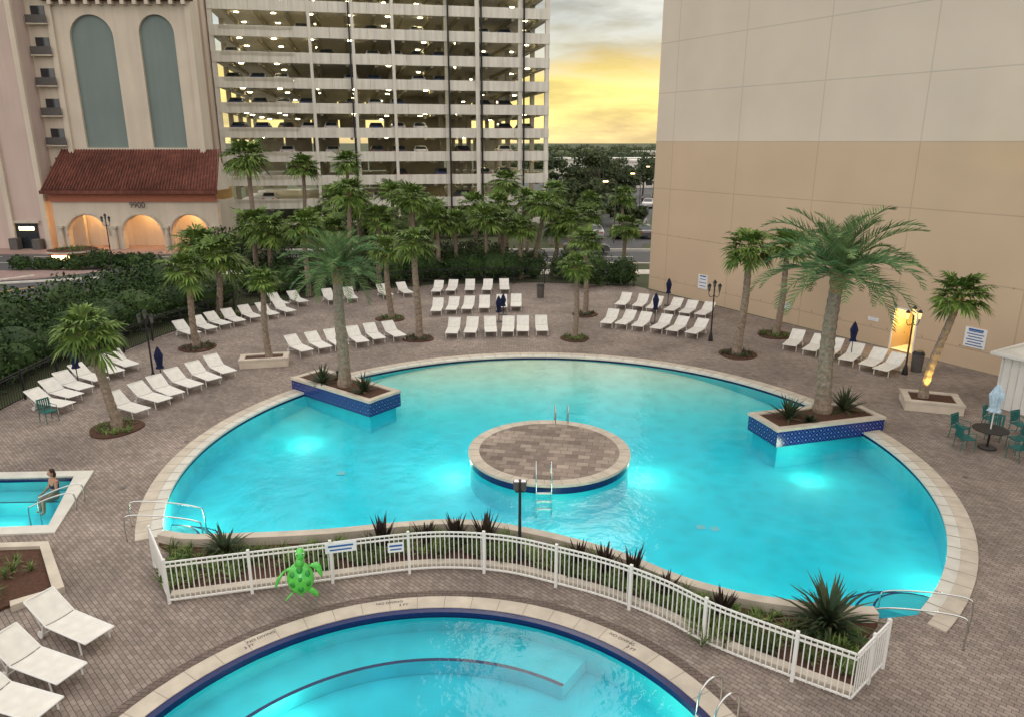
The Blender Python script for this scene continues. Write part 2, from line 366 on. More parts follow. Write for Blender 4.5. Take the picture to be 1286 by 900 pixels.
rim(tub,.42,.05,'copewhite','coping',tb)
e=empty('pool_island',(1.3,23.9,0)); b=MB(); b.prism(arc((0,0),2.78,0,360,72)[:-1],DZ-.05,.10,'floork'); b.strip(arc((0,0),2.45,0,360,72),arc((0,0),2.83,0,360,72),.08,.17,'coping')
b.strip(arc((0,0),2.781,0,360,72),arc((0,0),2.79,0,360,72),-.16,.08,'bluetile'); b.add([(p[0],p[1],.165) for p in arc((0,0),2.45,0,360,72)[:-1]],[tuple(range(72))],'island')
for i in range(30):
    a=i*12; b.box((2.64*math.cos(rad(a)),2.64*math.sin(rad(a)),.1715),(.37,.012,.003),'joint',rad(a))
b.obj('platform',parent=e)
def ladder(name,x,y,rz,zb=-.9,steps_=True,z0=.2):
    b=MB()
    for s in(-.24,.24):
        pts=[(s,.42,z0),(s,.42,z0+.4),(s,.36,z0+.58),(s,.2,z0+.65),(s,.02,z0+.58),(s,-.12,z0+.35),(s,-.16,z0-.1),(s,-.16,zb)]
        b.tube(catmull(pts,4),.022,'steel')
    if steps_:
        for z in(-.05,-.33,-.6): b.box((0,-.16,z),(.46,.09,.03),'white')
    return b.obj(name,True,(x,y,0),rz)
ladder('pool_ladder',1.0,21.12,0); ladder('pool_ladder',1.9,26.7,math.pi)
ladder('pool_ladder',KC[0]+(KR+.15)*math.cos(rad(25)),KC[1]+(KR+.15)*math.sin(rad(25)),rad(25-90),-.6,True,.03)
def planter(name,A,B,C,Dq,h,k,zb,cap=.22,under=False):
    cx=(A[0]+B[0]+C[0]+Dq[0])/4; cy=(A[1]+B[1]+C[1]+Dq[1])/4; w=(Vector(B)-Vector(C)).length; l=(Vector(A)-Vector(B)).length
    ang=math.atan2(B[1]-A[1],B[0]-A[0]); b=MB()
    t=cap
    b.box((0,0,(zb+h-.1)/2),(l,w,h-.1-zb),k)
    if under: b.box((0,0,(-1.2+zb)/2),(l-.3,w-.3,1.2+zb-.001),'floork')
    for q in((0,w/2-t/2,l,t),(0,-w/2+t/2,l,t)): b.box((q[0],q[1],h-.05),(q[2]+.08,q[3]+.04,.1),'coping')
    for q in((l/2-t/2),(-l/2+t/2)): b.box((q,0,h-.05),(t+.04,w-2*t-.04,.096),'coping')
    b.box((0,0,h-.08),(l-.3,w-.3,.06),'mulch')
    return b.obj(name,False,(cx,cy,0),ang)
planter('tiled_planter',(-9.7,30.9),(-5.7,27.8),(-4.7,29.2),(-8.7,32.3),.55,'diamond',-.14,under=True)
planter('tiled_planter',(9.6,24.8),(14.1,26.1),(13.6,27.85),(9.1,26.5),.55,'diamond',-.14,under=True)
planter('stone_planter',(-13.1,33.9),(-10.9,34.4),(-11.2,35.5),(-13.4,35.0),.42,'stucco',0)
planter('stone_planter',(16.0,28.3),(18.0,27.6),(18.6,29.1),(16.6,29.8),.42,'stucco',0)
fen=catmull([(-9.2,16.7),(-8.1,15.1),(-6.5,15.5),(-4.8,15.9),(-2.7,16.4),(-1.4,16.5),(-.1,16.3),(1.1,15.8),(2.3,15.2),(3.4,14.4),(4.3,13.5),(5.4,12.7),(6.6,11.9),(7.7,12.9)],1)
fs_=catmull(fen[1:13],5)
crest=empty('crescent_planter')
inner=offset(fs_,.12); inner2=offset(fs_,.34)
back=cut[4:-1][::-1]
b=MB()
b.strip(inner,inner2,-.02,.16,'coping')
bo=offset(back,-.28)
b.strip(back,bo,-.3,.34,'coping')
b.obj('curb',parent=crest)
b=MB(); b.prism([(-8.6,16.9)]+inner2+[(7.6,13.6)]+bo[::-1],-.01,.10,'mulch'); b.obj('soil',parent=crest)
def fence(name,path,h,k,post=1.9,pk=.115,pr=.011,zb=0,pw=.035):
    b=MB(); P=[Vector(p) for p in path]
    for z in(h-.03,h-.14,.12):
        for i in range(len(P)-1):
            a,c=P[i],P[i+1]; m=(a+c)/2; L=(c-a).length; b.box((m.x,m.y,zb+z),(L+.01,.035,.035),k,math.atan2(c.y-a.y,c.x-a.x))
    tot=0;nx=0;np_=0
    for i in range(len(P)-1):
        a,c=P[i],P[i+1]; L=(c-a).length; ang=math.atan2(c.y-a.y,c.x-a.x)
        while True:
            t=min(nx,np_)-tot
            if t>L: break
            q=a+(c-a)*(t/L)
            if np_<=nx: b.box((q.x,q.y,zb+h/2+.02),(pw*2,pw*2,h+.04),k,ang); np_+=post; 
            else: b.box((q.x,q.y,zb+(h-.02)/2+.03),(pr*2,pr*2,h-.13),k,ang)
            if t+tot>=nx: nx+=pk
        tot+=L
    q=P[-1]; b.box((q.x,q.y,zb+h/2+.02),(pw*2,pw*2,h+.04),k)
    return b.obj(name)
fence('white_pool_fence',[(-9.2,16.7)]+fs_+[(7.7,12.9)],1.15,'white')
fence('black_metal_fence',[(-20.7,20),(-20.7,33),(-19.6,40),(-17.2,47.8),(-11.8,52.4),(-5.8,55.4),(2,56.2),(9.2,54.9)],1.3,'black',2.4,.16,.009)
def hr(ax,ay,bx,by,sep=.85,name='pool_handrail',h=.8):
    b=MB(); d=Vector((bx-ax,by-ay)).normalized(); p=Vector((-d.y,d.x))*sep
    for s in(0,1):
        o=p*s
        P=[(ax+o.x,ay+o.y,.03),(ax+o.x,ay+o.y,h*.8),(ax+o.x+d.x*.15,ay+o.y+d.y*.15,h),((ax+bx)/2+o.x,(ay+by)/2+o.y,h*.8),(bx+o.x-d.x*.15,by+o.y-d.y*.15,h*.45),(bx+o.x,by+o.y,.1),(bx+o.x,by+o.y,-.9)]
        b.tube(catmull(P,5),.021,'steel')
    return b.obj(name,True)
hr(-10.5,17.9,-8.7,18.5); hr(10.2,14.1,8.75,15.2); hr(-13.0,20.3,-14.3,20.1,.6,'tub_handrail',.6)
b=MB(); bed=[(-16.5,17.2),(-12.6,17.45),(-11.1,15.5),(-11.8,15.0),(-13.0,13.4),(-17,12.4)]
b.prism(bed,-.01,.08,'mulch'); bb=bed[:4]; b.strip(bb,offset(bb,.26),-.02,.17,'coping'); b.obj('flower_bed')
b=MB()
for x,y in((-11.9,25),(-3,37.8),(8,37),(14.8,22),(13.4,16.5),(-13,30),(10.5,11.4),(-12.3,21.2)): b.prism([(x+p[0],y+p[1]) for p in arc((0,0),.09,0,360,14)[:-1]],0,.006,'bin')
b.obj('deck_drains')

# ------------------------------------------------------------------ vegetation
def palm(name,x,y,zb,zt,lean,cr,kind,tr=.14,seed=0,nf=None):
    r=random.Random(seed); b=MB()
    top=Vector((lean[0],lean[1],zt-zb)); H=top.z
    pts=[];rs=[];n=max(10,int(H/.16))
    for i in range(n+1):
        t=i/n; q=Vector((top.x*t*t*(1.6-.6*t) if abs(top.x)>.5 else top.x*t,top.y*t,H*t)); q.x+=.06*math.sin(t*5+seed); pts.append(q)
        rr=tr*(1.25-.35*t) if t>.08 else tr*(1.55-3.5*t)
        rr*=1+(.07 if i%2 else -.04)
        if t>.88: rr*=1.0+(t-.88)*4.5
        rs.append(rr)
    cutn=int(n*.88); b.tube(pts[:cutn+1],rs[:cutn+1],'bark',10); b.tube(pts[cutn:],rs[cutn:],'boot',10)
    c=pts[-1]
    for i in range(26):
        a=r.uniform(0,6.28); z=-r.uniform(.0,.55)*min(1,cr/1.5); d=Vector((math.cos(a),math.sin(a),0)); p=c+Vector((0,0,z))+d*tr*.9
        b.tube([p,p+d*.10+Vector((0,0,.13))],[.035,.015],'boot',4)
    nf=nf or (48 if kind=='date' else 40); ga=2.39996; full=r.uniform(98,118)
    for i in range(nf):
        t=(i+.5)/nf; a=i*ga+r.uniform(-.3,.3); L=cr*r.uniform(.78,1.12)*(1.0 if t>.15 else .85)
        el=rad(84-(98 if kind=='date' else full)*t**.9+r.uniform(-9,9))
        d=Vector((math.cos(a),math.sin(a),0)); up=Vector((0,0,1)); side=d.cross(up)
        if kind=='date':
            ns=9; p=c.copy(); ang=el; mid=[p.copy()]; dirs=[]; cv=r.uniform(.6,1.05)
            for k in range(ns):
                v=d*math.cos(ang)+up*math.sin(ang); dirs.append(v); p=p+v*(L*1.12/ns); mid.append(p.copy()); ang-=rad(2.5+5*k*.42)*cv
            b.tube(mid,[.022*(1-.8*k/ns) for k in range(ns+1)],'date',4,False)
            nl=28
            for k in range(3,nl):
                f=k/nl*ns; j=min(int(f),ns-1); q=mid[j].lerp(mid[j+1],f-j); v=dirs[j]; nrm=side.cross(v).normalized()
                ll=L*.25*math.sin(math.pi*min(1,(k/nl)*.75+.22))*r.uniform(.85,1.1)+.05; w=.016*max(1,cr/2)
                for s in(-1,1):
                    dd=(side*s*.7+v*.8+nrm*r.uniform(.1,.5)).normalized(); tip=q+dd*ll+up*(-.06*ll); m_=q+dd*ll*.5+nrm*.01
                    b.add([q-v*w,q+v*w,m_+v*w*1.2,tip,m_-v*w*1.2],[(0,1,2,3,4)],'date')
        else:
            ang=el; v=d*math.cos(ang)+up*math.sin(ang); pl=L*r.uniform(.40,.58); ang2=ang-rad(12); v2=d*math.cos(ang2)+up*math.sin(ang2)
            q1=c+v*pl*.6; q=q1+v2*pl*.4; b.tube([c,q1,q],[.018,.013,.01],'fan',4,False)
            ang3=ang2-rad(12); v3=d*math.cos(ang3)+up*math.sin(ang3); nrm=side.cross(v3).normalized(); 
            nb=15; FL=L*.56
            for k in range(nb):
                th=rad(-105+210*k/(nb-1)+r.uniform(-5,5)); dd=(v3*math.cos(th)+side*math.sin(th)+nrm*.18*abs(math.sin(th))).normalized()
                ll=FL*(1-.28*abs(th)/1.83)*r.uniform(.85,1.1); m_=q+dd*ll*.6; tip=q+dd*ll+up*(-.26*ll*r.uniform(.3,1.4)); w=side*math.cos(th)-v3*math.sin(th); ww=.046*cr/1.3
                b.add([q,m_+w*ww,tip,m_-w*ww],[(0,3,2,1)],'fan')
    return b.obj(name,False,(x,y,zb))
PL=[('date_palm',-7.2,29.9,.5,5.55,(.1,0),2.05,'date',.21),('date_palm',11.95,26.8,.5,5.95,(0.0,0),3.05,'date',.24),
('sabal_palm',-15.1,26.3,.05,3.7,(-.75,.1),1.5,'fan',.15),('sabal_palm',17.0,28.7,.4,4.55,(.7,0),1.35,'fan',.14),
('sabal_palm',11.6,36.4,.05,5.35,(.15,0),1.6,'fan',.17),('sabal_palm',15,40.5,.05,4.9,(.2,0),1.6,'fan',.15),
('sabal_palm',-5.2,39.6,.05,5.2,(0,0),1.45,'fan',.16),('sabal_palm',-7.5,44.4,.05,4.2,(-.1,0),1.4,'fan',.15),
('sabal_palm',-11.9,34.6,.4,4.1,(0,0),1.05,'fan',.13),('sabal_palm',-16.7,37.7,.05,4.1,(-.15,0),1.5,'fan',.15),
('sabal_palm',-18.2,44.9,0,3.7,(.2,0),2.1,'fan',.17),('sabal_palm',3.5,39.6,.05,4.0,(0,0),1.15,'fan',.13),
('sabal_palm',4.6,45.5,.05,4.6,(0,0),1.35,'fan',.14),('sabal_palm',-20.2,57.6,0,4.2,(.3,0),2.1,'fan',.17),
('sabal_palm',9.2,60.1,0,3.8,(0,0),1.7,'fan',.15),('sabal_palm',-24.5,71.2,0,9.0,(-.3,0),2.7,'fan',.2),
('sabal_palm',-22.3,80,0,7.8,(.3,0),2.2,'fan',.18),('sabal_palm',-17.6,80,0,8.2,(.3,0),2.1,'fan',.18),
('sabal_palm',-.5,66.3,0,7.0,(0,0),1.9,'fan',.16),('sabal_palm',-14.3,50.9,0,4.9,(.1,0),1.8,'fan',.16),
('sabal_palm',-11.8,53.6,0,7.0,(.2,0),1.7,'fan',.15),('sabal_palm',-9.9,54.6,0,5.0,(0,0),1.7,'fan',.15),
('sabal_palm',-7.7,57.,0,6.3,(.1,0),1.8,'fan',.16),('sabal_palm',-5.8,57.5,0,4.6,(0,0),1.7,'fan',.15),
('sabal_palm',-4.5,59,0,4.3,(0,0),1.7,'fan',.15),('sabal_palm',-2,58.5,0,4.6,(0,0),1.8,'fan',.15),
('sabal_palm',-.7,60,0,4.2,(0,0),1.7,'fan',.15),('sabal_palm',.7,58.3,0,3.9,(0,0),1.6,'fan',.15),
('sabal_palm',1.9,59.5,0,5.6,(.6,0),1.8,'fan',.15),('sabal_palm',3.3,60,0,3.9,(.5,0),1.7,'fan',.15),
('sabal_palm',-12.8,62,0,5.6,(0,0),1.9,'fan',.15),('sabal_palm',-15.6,59,0,4.4,(0,0),1.9,'fan',.15),('sabal_palm',-8.6,64,0,5.6,(0,0),1.8,'fan',.15),
('sabal_palm',6.4,63,0,4.4,(0,0),1.7,'fan',.15),('sabal_palm',-22.5,52,0,3.4,(.3,0),2.0,'fan',.15),('sabal_palm',-3.2,64,0,5.2,(0,0),1.7,'fan',.15),('sabal_palm',-10.8,68,0,5.9,(0,0),1.8,'fan',.15),('sabal_palm',12.4,84,0,4.6,(0,0),1.9,'fan',.16),
('sabal_palm',-17.5,53.2,0,4.3,(.1,0),2.0,'fan',.16),('sabal_palm',-13.5,56,0,3.9,(0,0),1.8,'fan',.15),('sabal_palm',-10.4,60,0,4.2,(0,0),1.8,'fan',.15),('sabal_palm',-6.6,61,0,4.9,(0,0),1.8,'fan',.15),
('sabal_palm',-1.2,63,0,5.3,(.2,0),1.7,'fan',.15),('sabal_palm',4.6,59,0,4.5,(0,0),1.6,'fan',.15),('sabal_palm',7.6,72,0,4.8,(0,0),1.8,'fan',.15),('sabal_palm',4.2,78,0,5.4,(0,0),1.9,'fan',.15),('sabal_palm',-16,68,0,5.4,(0,0),2.0,'fan',.15),('sabal_palm',1.5,70,0,5.2,(0,0),1.8,'fan',.15)]
for i,p in enumerate(PL): palm(*p,seed=i+1)

def rosette(b,c,L,n,k,w=.05,seed=0,lo=5,hi=80,seg=3,droop=25):
    r=random.Random(seed)
    for i in range(n):
        a=r.uniform(0,6.28); el=rad(r.uniform(lo,hi)); d=Vector((math.cos(a),math.sin(a),0)); s=Vector((-d.y,d.x,0)); p=Vector(c); l=L*r.uniform(.7,1.1)
        vs=[p-s*w*.6,p+s*w*.6]; fs=[]
        for j in range(seg):
            v=d*math.cos(el)+Vector((0,0,1))*math.sin(el); p=p+v*l/seg; el-=rad(droop)*r.uniform(.6,1.2)
            ww=w*(1-((j+1)/seg)**2)+.002; vs+=[p-s*ww,p+s*ww]; fs.append((2*j,2*j+1,2*j+3,2*j+2))
        b.add(vs,fs,k)
def plant(name,x,y,z,L,n,k='agave',w=.05,seed=0,**kw):
    b=MB(); rosette(b,(0,0,0),L,n,k,w,seed,**kw); return b.obj(name,False,(x,y,z))
plant('sago_plant',7.0,14.0,.1,1.3,150,w=.06,seed=1,lo=-8,hi=85,droop=20)
plant('sago_plant',-7.5,17.05,.1,.9,70,w=.05,seed=2,droop=20)
for i,(x,y,L) in enumerate([(-8.2,30.3,.9),(-6.2,29.1,.85),(10.4,26.0,1.0),(12.9,26.9,1.0),(-7.6,31.0,.5),(11.1,25.7,.4)]): plant('yucca_plant',x,y,.5,L,55,w=.055,seed=10+i,lo=5,hi=88,droop=9)
for i,(x,y) in enumerate([(-2.3,17.5),(-1.5,17.6),(-.7,17.4),(1.7,16.5),(2.3,16.1),(2.9,15.7),(3.6,15.1),(4.7,14.3),(-3.4,17.2)]):
    plant('cordyline_plant',x,y,.1,.74+.14*(i%3),44,'cordy',.06,40+i,lo=60,hi=89,droop=5)
def tufts(name,pts,L,n,k,z=.1,w=.014,jit=.25,lo=30,hi=88):
    b=MB(); r=random.Random(len(pts))
    for i,(x,y) in enumerate(pts): rosette(b,(x+r.uniform(-jit,jit),y+r.uniform(-jit,jit),z),L*r.uniform(.7,1.2),n,k,w,i+5,lo,hi,2,30)
    return b.obj(name)
def between(A,B,n,seed=1,lo=.12,hi=.88):
    r=random.Random(seed); out=[]
    for _ in range(n):
        t=r.random(); a=Vector(A[int(t*(len(A)-1))]); c=Vector(B[int(t*(len(B)-1))]); out.append(tuple(a.lerp(c,r.uniform(lo,hi))))
    return out
tufts('ornamental_grass',between(inner2,bo,480),.36,15,'grass',.1,.016,.15)
tufts('ornamental_grass',[(4.6+R.uniform(-.5,.5),14.0+R.uniform(-.4,.4)) for _ in range(10)]+[(-12.2-.3*R.random()*8,16.9-R.random()*3.2) for _ in range(34)],.45,20,'grass',.08,.018)
def leafmass(name,blobs,n,size,k,seed=0,loc=(0,0,0),core=True):
    r=random.Random(seed); b=MB(); vol=[q[3]*q[4]+q[3]*q[5] for q in blobs]; T=sum(vol)
    for q,v in zip(blobs,vol):
        for _ in range(max(8,int(n*v/T))):
            a=r.uniform(0,6.283); cz=r.uniform(-.55,1); s=math.sqrt(max(0,1-cz*cz)); rr=r.uniform(.62,1.08)
            p=Vector((q[0]+q[3]*rr*s*math.cos(a),q[1]+q[4]*rr*s*math.sin(a),q[2]+q[5]*rr*cz))
            t=Vector((r.gauss(0,1),r.gauss(0,1),r.gauss(0,1))).normalized(); u=t.orthogonal().normalized(); sz=size*r.uniform(.6,1.4)
            b.add([p-t*sz,p+u*sz*.45,p+t*sz,p-u*sz*.45],[(0,1,2,3)],k)
        b.ell(q[:3],(q[3]*.68,q[4]*.68,q[5]*.68),k,8,6)
    return b.obj(name,False,loc)
leafmass('low_shrub',[(x,y,.2,R.uniform(.18,.32),R.uniform(.18,.3),R.uniform(.16,.28)) for x,y in between(inner2,bo,60,9,.15,.6)],7000,.045,'shrub',21)
def hedge(name,path,w,h,n,size,k,seed,step=1.0):
    r=random.Random(seed); bl=[]; P=[Vector(p) for p in path]
    for i in range(len(P)-1):
        L=(P[i+1]-P[i]).length; m=max(1,int(L/step))
        for j in range(m):
            q=P[i].lerp(P[i+1],(j+r.random()*.6)/m); s=r.uniform(.7,1.25)
            off=r.uniform(-w*.3,w*.3); bl.append((q.x+off*.6,q.y+off,h*.45*s,w*.55*s,w*.55*s,h*.6*s))
    return leafmass(name,bl,n,size,k,seed)
hedge('hedge',[(-23,20),(-23.2,33),(-22.4,40),(-19.8,48)],2.6,2.2,13000,.10,'dark',3)
hedge('hedge',[(-26,24),(-27,34),(-26,44),(-22,50)],3.4,2.9,11000,.13,'dark',4,1.5)
hedge('hedge',[(-19,51),(-12.5,55),(-6,58),(2,59),(8.5,57.5)],2.4,2.0,11000,.11,'dark',5)
hedge('hedge',[(5.5,55.3),(9.5,55.8)],1.6,1.9,3500,.10,'dark',8,.7)
hedge('hedge',[(-22,60),(-14,60.5),(-6,63),(3,64)],2.4,2.0,8000,.13,'dark2',6,1.3)
hedge('hedge',[(-42,63),(-38,62.5),(-31,65)],1.8,1.3,3500,.13,'dark',9)
hedge('hedge',[(-29,66.5),(-22,77),(-12,83),(2,88)],2.8,2.8,6500,.18,'dark2',11,1.5)
for i,(x,y,rr) in enumerate([(-15.1,26.2,.95),(11.6,36.4,.95),(14.9,40.4,1.0),(-5.2,39.6,.85),(-7.5,44.4,.9),(-16.7,37.7,.95),(3.5,39.6,.8),(4.6,45.5,.8),(-17.6,44.9,.9)]):
    r=random.Random(i); b=MB(); b.prism([(math.cos(t)*rr*(1+.06*math.sin(3*t+i)),math.sin(t)*rr*(1+.06*math.sin(3*t+i))) for t in [k*.2618 for k in range(24)]],-.01,.05,'mulch')
    for k in range(46):
        a=r.uniform(0,6.28); q=rr*math.sqrt(r.random())*.85; rosette(b,(q*math.cos(a),q*math.sin(a),.04),.28,7,'grass' if i%2==0 else 'agave',.014,k,25,85,2,30)
    b.obj('tree_bed',False,(x,y,0))
def tree(name,x,y,h,cr,seed,k='dark2',n=2600,size=.28):
    r=random.Random(seed); b=MB(); b.tube([(0,0,0),(.1,0,h*.3),(0,.1,h*.55)],[.22*h/8,.16*h/8,.1*h/8],'barkd',7)
    bl=[]
    for i in range(12):
        a=r.uniform(0,6.28); q=cr*r.uniform(.15,.8); z=h*r.uniform(.38,.9); s=cr*r.uniform(.24,.46)
        b.tube([(0,0,h*.35),(q*.5*math.cos(a),q*.5*math.sin(a),(z+h*.35)/2),(q*math.cos(a),q*math.sin(a),z)],[.1*h/8,.06*h/8,.02],'barkd',5)
        bl.append((q*math.cos(a),q*math.sin(a),z,s,s,s*.7))
    T=n//12
    for q in bl:
        for _ in range(T):
            a=r.uniform(0,6.283); cz=r.uniform(-.8,1); s=math.sqrt(1-cz*cz); rr=r.uniform(.3,1.1)
            p=Vector((q[0]+q[3]*rr*s*math.cos(a),q[1]+q[4]*rr*s*math.sin(a),q[2]+q[5]*rr*cz)); t=Vector((r.gauss(0,1),r.gauss(0,1),r.gauss(0,1))).normalized(); u=t.orthogonal(); sz=size*r.uniform(.5,1.3)
            b.add([p-t*sz,p+u*sz*.5,p+t*sz,p-u*sz*.5],[(0,1,2,3)],k)
    return b.obj(name,False,(x,y,0))
for i,(x,y,h,c) in enumerate([(8.2,93,6.6,3.2),(13.5,112,9.0,4.2),(17.5,124,7.0,3.8),(26,150,7.6,4.6),(10,128,8.2,4.4),(36,185,7.8,5.5),(14,97,4.4,2.4),(16,142,7.4,4.6),(6.6,84,5.0,2.5),(11.5,104,5.8,3.0),(22,168,7.4,5),(14.5,90,3.8,2.0),(24,106,3.6,1.8)]): tree('oak_tree',x,y,h,c,50+i)
bl=[]; r=random.Random(3)
for i in range(170):
    y=r.choice((r.uniform(290,440),r.uniform(440,900))); x=r.uniform(-.02,.42)*y; s=r.uniform(3,7); bl.append((x,y,r.uniform(1,3.5),s*1.4,s,s*.75+.5))
leafmass('distant_treeline',bl,28000,.75,'dark2',5)

# ------------------------------------------------------------------ roads, plaza
b=MB(); b.box((-10,70,-.006),(140,8.5,.004),'asphalt'); b.obj('road')
b=MB(); b.prism([(5,74.2),(13,74.2),(52,260),(40,260)],-.016,-.004,'asphalt'); b.obj('side_road')
b=MB(); b.prism([(-70,42),(-30,42),(-31.5,55),(-29.5,65.7),(-70,65.7)],-.016,-.006,'asphalt'); b.obj('driveway')
b=MB(); b.box((17,88,-.012),(26,18,.004),'asphalt'); b.box((30,200,-.012),(70,70,.004),'asphalt'); b.obj('parking_lot')
b=MB(); b.box((-46,74.3,.03),(36,6,.1),'plaza'); b.prism([(-60,56),(-44,56),(-38,58),(-34,62),(-60,62)],-.01,.03,'plaza'); b.obj('plaza')
b=MB()
b.box((15,74.4,.05),(86,.25,.14),'concrete'); b.box((20,65.6,.05),(98,.25,.14),'concrete'); b.box((-44,52,.05),(.2,18,.14),'concrete',rad(-35)); b.box((-38,56.5,.05),(.2,12,.14),'concrete',rad(-70)); b.obj('kerb')
b=MB(); 
for x in range(-68,40,6): b.box((x,70,0),(3,.14,.004),'line')
b.box((-10,66.3,0),(138,.12,.004),'line'); b.box((-10,73.7,0),(138,.12,.004),'line')
for i in range(7): b.box((8+i*2.8,84,-.006),(.1,5,.004),'line')
b.box((-40,49,-.002),(.15,14,.004),'yline',rad(-35)); b.obj('road_markings')
b=MB(); b.box((-4,61.5,-.01),(40,2.2,.02),'concrete'); b.obj('sidewalk')
b=MB(); b.prism(arc((0,0),1.9,0,360,28)[:-1],0,.9,'terracotta'); b.prism(arc((0,0),2.05,0,360,28)[:-1],.9,1.05,'coping','mulch')
for i in range(30): rosette(b,(R.uniform(-1.2,1.2),R.uniform(-1.2,1.2),1.05),.5,8,'grass',.03,i)
b.box((0,-1.92,.55),(1.6,.06,.45),'lamp'); b.obj('brick_planter',False,(-39.8,66.8,.08))

# ------------------------------------------------------------------ hotel wall (right)
wd=(.5086,-.861); wang=math.atan2(wd[1],wd[0])
wall=empty('hotel_building',(10.2,54.3,0)); wall.rotation_euler=(0,0,wang)
b=MB(); HW=46; LW=90
x0,x1,dh=19.35,20.55,2.15
b.box((x0/2,9,HW/2-.5),(x0,18,HW+1),'wall'); 
b.box((x1+(LW-x1)/2,9,HW/2-.5),(LW-x1,18,HW+1),'wall'); b.box(((x0+x1)/2,9,dh+(HW-dh)/2),(x1-x0,18,HW-dh),'wall')
o=b.obj('walls',parent=wall)
b=MB(); b.box(((x0+x1)/2,1.6,dh/2),(x1-x0,.1,dh),'warm'); b.box(((x0+x1)/2,1.54,1.0),(.85,.03,2.0),'white'); b.box(((x0+x1)/2,.8,.005),(x1-x0,1.6,.01),'concrete')
b.box(((x0+x1)/2,.7,dh-.04),(.3,.3,.05),'lamp')
for xx in(x0-.04,x1+.04): b.box((xx,-.02,dh/2),(.08,.06,dh+.08),'white')
b.box(((x0+x1)/2,-.02,dh+.04),(x1-x0,.055,.08),'white'); b.obj('doorway',parent=wall)
la=D.lights.new('door_light','POINT'); la.energy=120; la.color=(1,.72,.2); la.shadow_soft_size=.1; lo=D.objects.new('door_light',la); lo.location=((x0+x1)/2,.5,1.9); lo.parent=wall; COL.objects.link(lo)
def wsign(k,z,w,h,name,kk='sign',lines=4):
    b=MB(); b.box((k,-.02,z),(w,.03,h),kk); 
    for i in range(lines): b.box((k,-.037,z+h/2-h*(i+1.3)/(lines+1.1)),(w*(.8 if i%2 else .65),.004,h*.05),'signblue')
    b.box((k,-.037,z+h*.40),(w*.7,.004,h*.09),'signblue') 
    b.obj(name,parent=wall)
wsign(23.5,1.5,1.0,.95,'pool_rules_sign',lines=6); wsign(5.5,1.35,.85,.95,'notice_sign',lines=3); wsign(18.2,1.35,.6,.2,'door_sign',lines=1)
b=MB(); b.tube([(12.6+.0,-.1,1.0),(12.6,-.02,1.0)],.22,'sign',16); b.obj('wall_vent',parent=wall)
b=MB()
for i in range(34):
    for z in(4.1,1.0): b.box((1+i*.95,-.004,z),(.06,.01,.06),'joint')
b.obj('tie_holes',parent=wall)

# ------------------------------------------------------------------ parking garage
ga=math.atan2(8,39.2); gar=empty('parking_garage',(-34.9,92,0)); gar.rotation_euler=(0,0,ga)
b=MB(); W=40.5; Dp=34; lv=13; st=2.83
for k in range(lv):
    z=st*k-.1
    if k>0: b.box((W/2,Dp/2+.11,z),(W,Dp,.26),'concrete')
    for i in range(9):
        xa=i*W/9; b.box((xa+W/18,.05+.015*(i%2),z+.32),(W/9-.03,.16,1.20),'concrete')
    b.box((W-.06,Dp/2,z+.32),(.14,Dp-.3,1.18),'concrete')
b.obj('floor_slabs',parent=gar)
b=MB(); colx=[0.2,11.2,16.2,20.9,27.4,31.2,36.7,40.2]
for i,x in enumerate(colx):
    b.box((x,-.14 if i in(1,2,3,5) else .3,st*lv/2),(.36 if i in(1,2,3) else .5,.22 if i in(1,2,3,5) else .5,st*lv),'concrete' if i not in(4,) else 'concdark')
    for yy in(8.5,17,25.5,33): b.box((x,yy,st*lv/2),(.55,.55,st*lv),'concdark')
b.obj('columns',parent=gar)
b=MB(); b.box((15.8,-.3,st*lv/2),(.18,.18,st*lv),'black'); 
for x in(27.6,31.7,37.1): b.box((x,-.25,st*lv/2),(.2,.2,st*lv),'black')
b.obj('drain_pipes',parent=gar)
b=MB()
for k in range(lv):
    z=st*k
    for i in range(9):
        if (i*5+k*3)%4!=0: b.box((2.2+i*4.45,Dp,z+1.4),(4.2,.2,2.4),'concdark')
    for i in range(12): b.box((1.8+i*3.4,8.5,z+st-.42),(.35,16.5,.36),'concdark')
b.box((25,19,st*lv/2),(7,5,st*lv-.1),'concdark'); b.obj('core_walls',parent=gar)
b=MB(); r=random.Random(5)
for k in range(lv):
    z=st*(k+1)-.27
    for xx in range(9):
        for yy in(2.6,10.5,21,29):
            if r.random()<(.68 if yy<12 else .4) and not(21<2.2+xx*4.4<29 and 16<yy<22): b.box((2.7+xx*4.4+r.uniform(-.3,.3),yy,z),(.5,.2,.09),'fix')
b.obj('light_fixtures',parent=gar)
b=MB()
for k in range(1,9):
    for j in range(3): b.box((5.2,-.06,st*k+.55+j*.14-.1),(8.2,.03,.03),'concdark')
b.obj('bay_railings',parent=gar)
b=MB(); b.box((-1.5,1,19),(2.6,3,40),'pink'); 
for x in(-2.6,-.4): b.box((x,-.6,19),(.35,.2,40),'stucco')
b.obj('stair_tower',parent=gar)

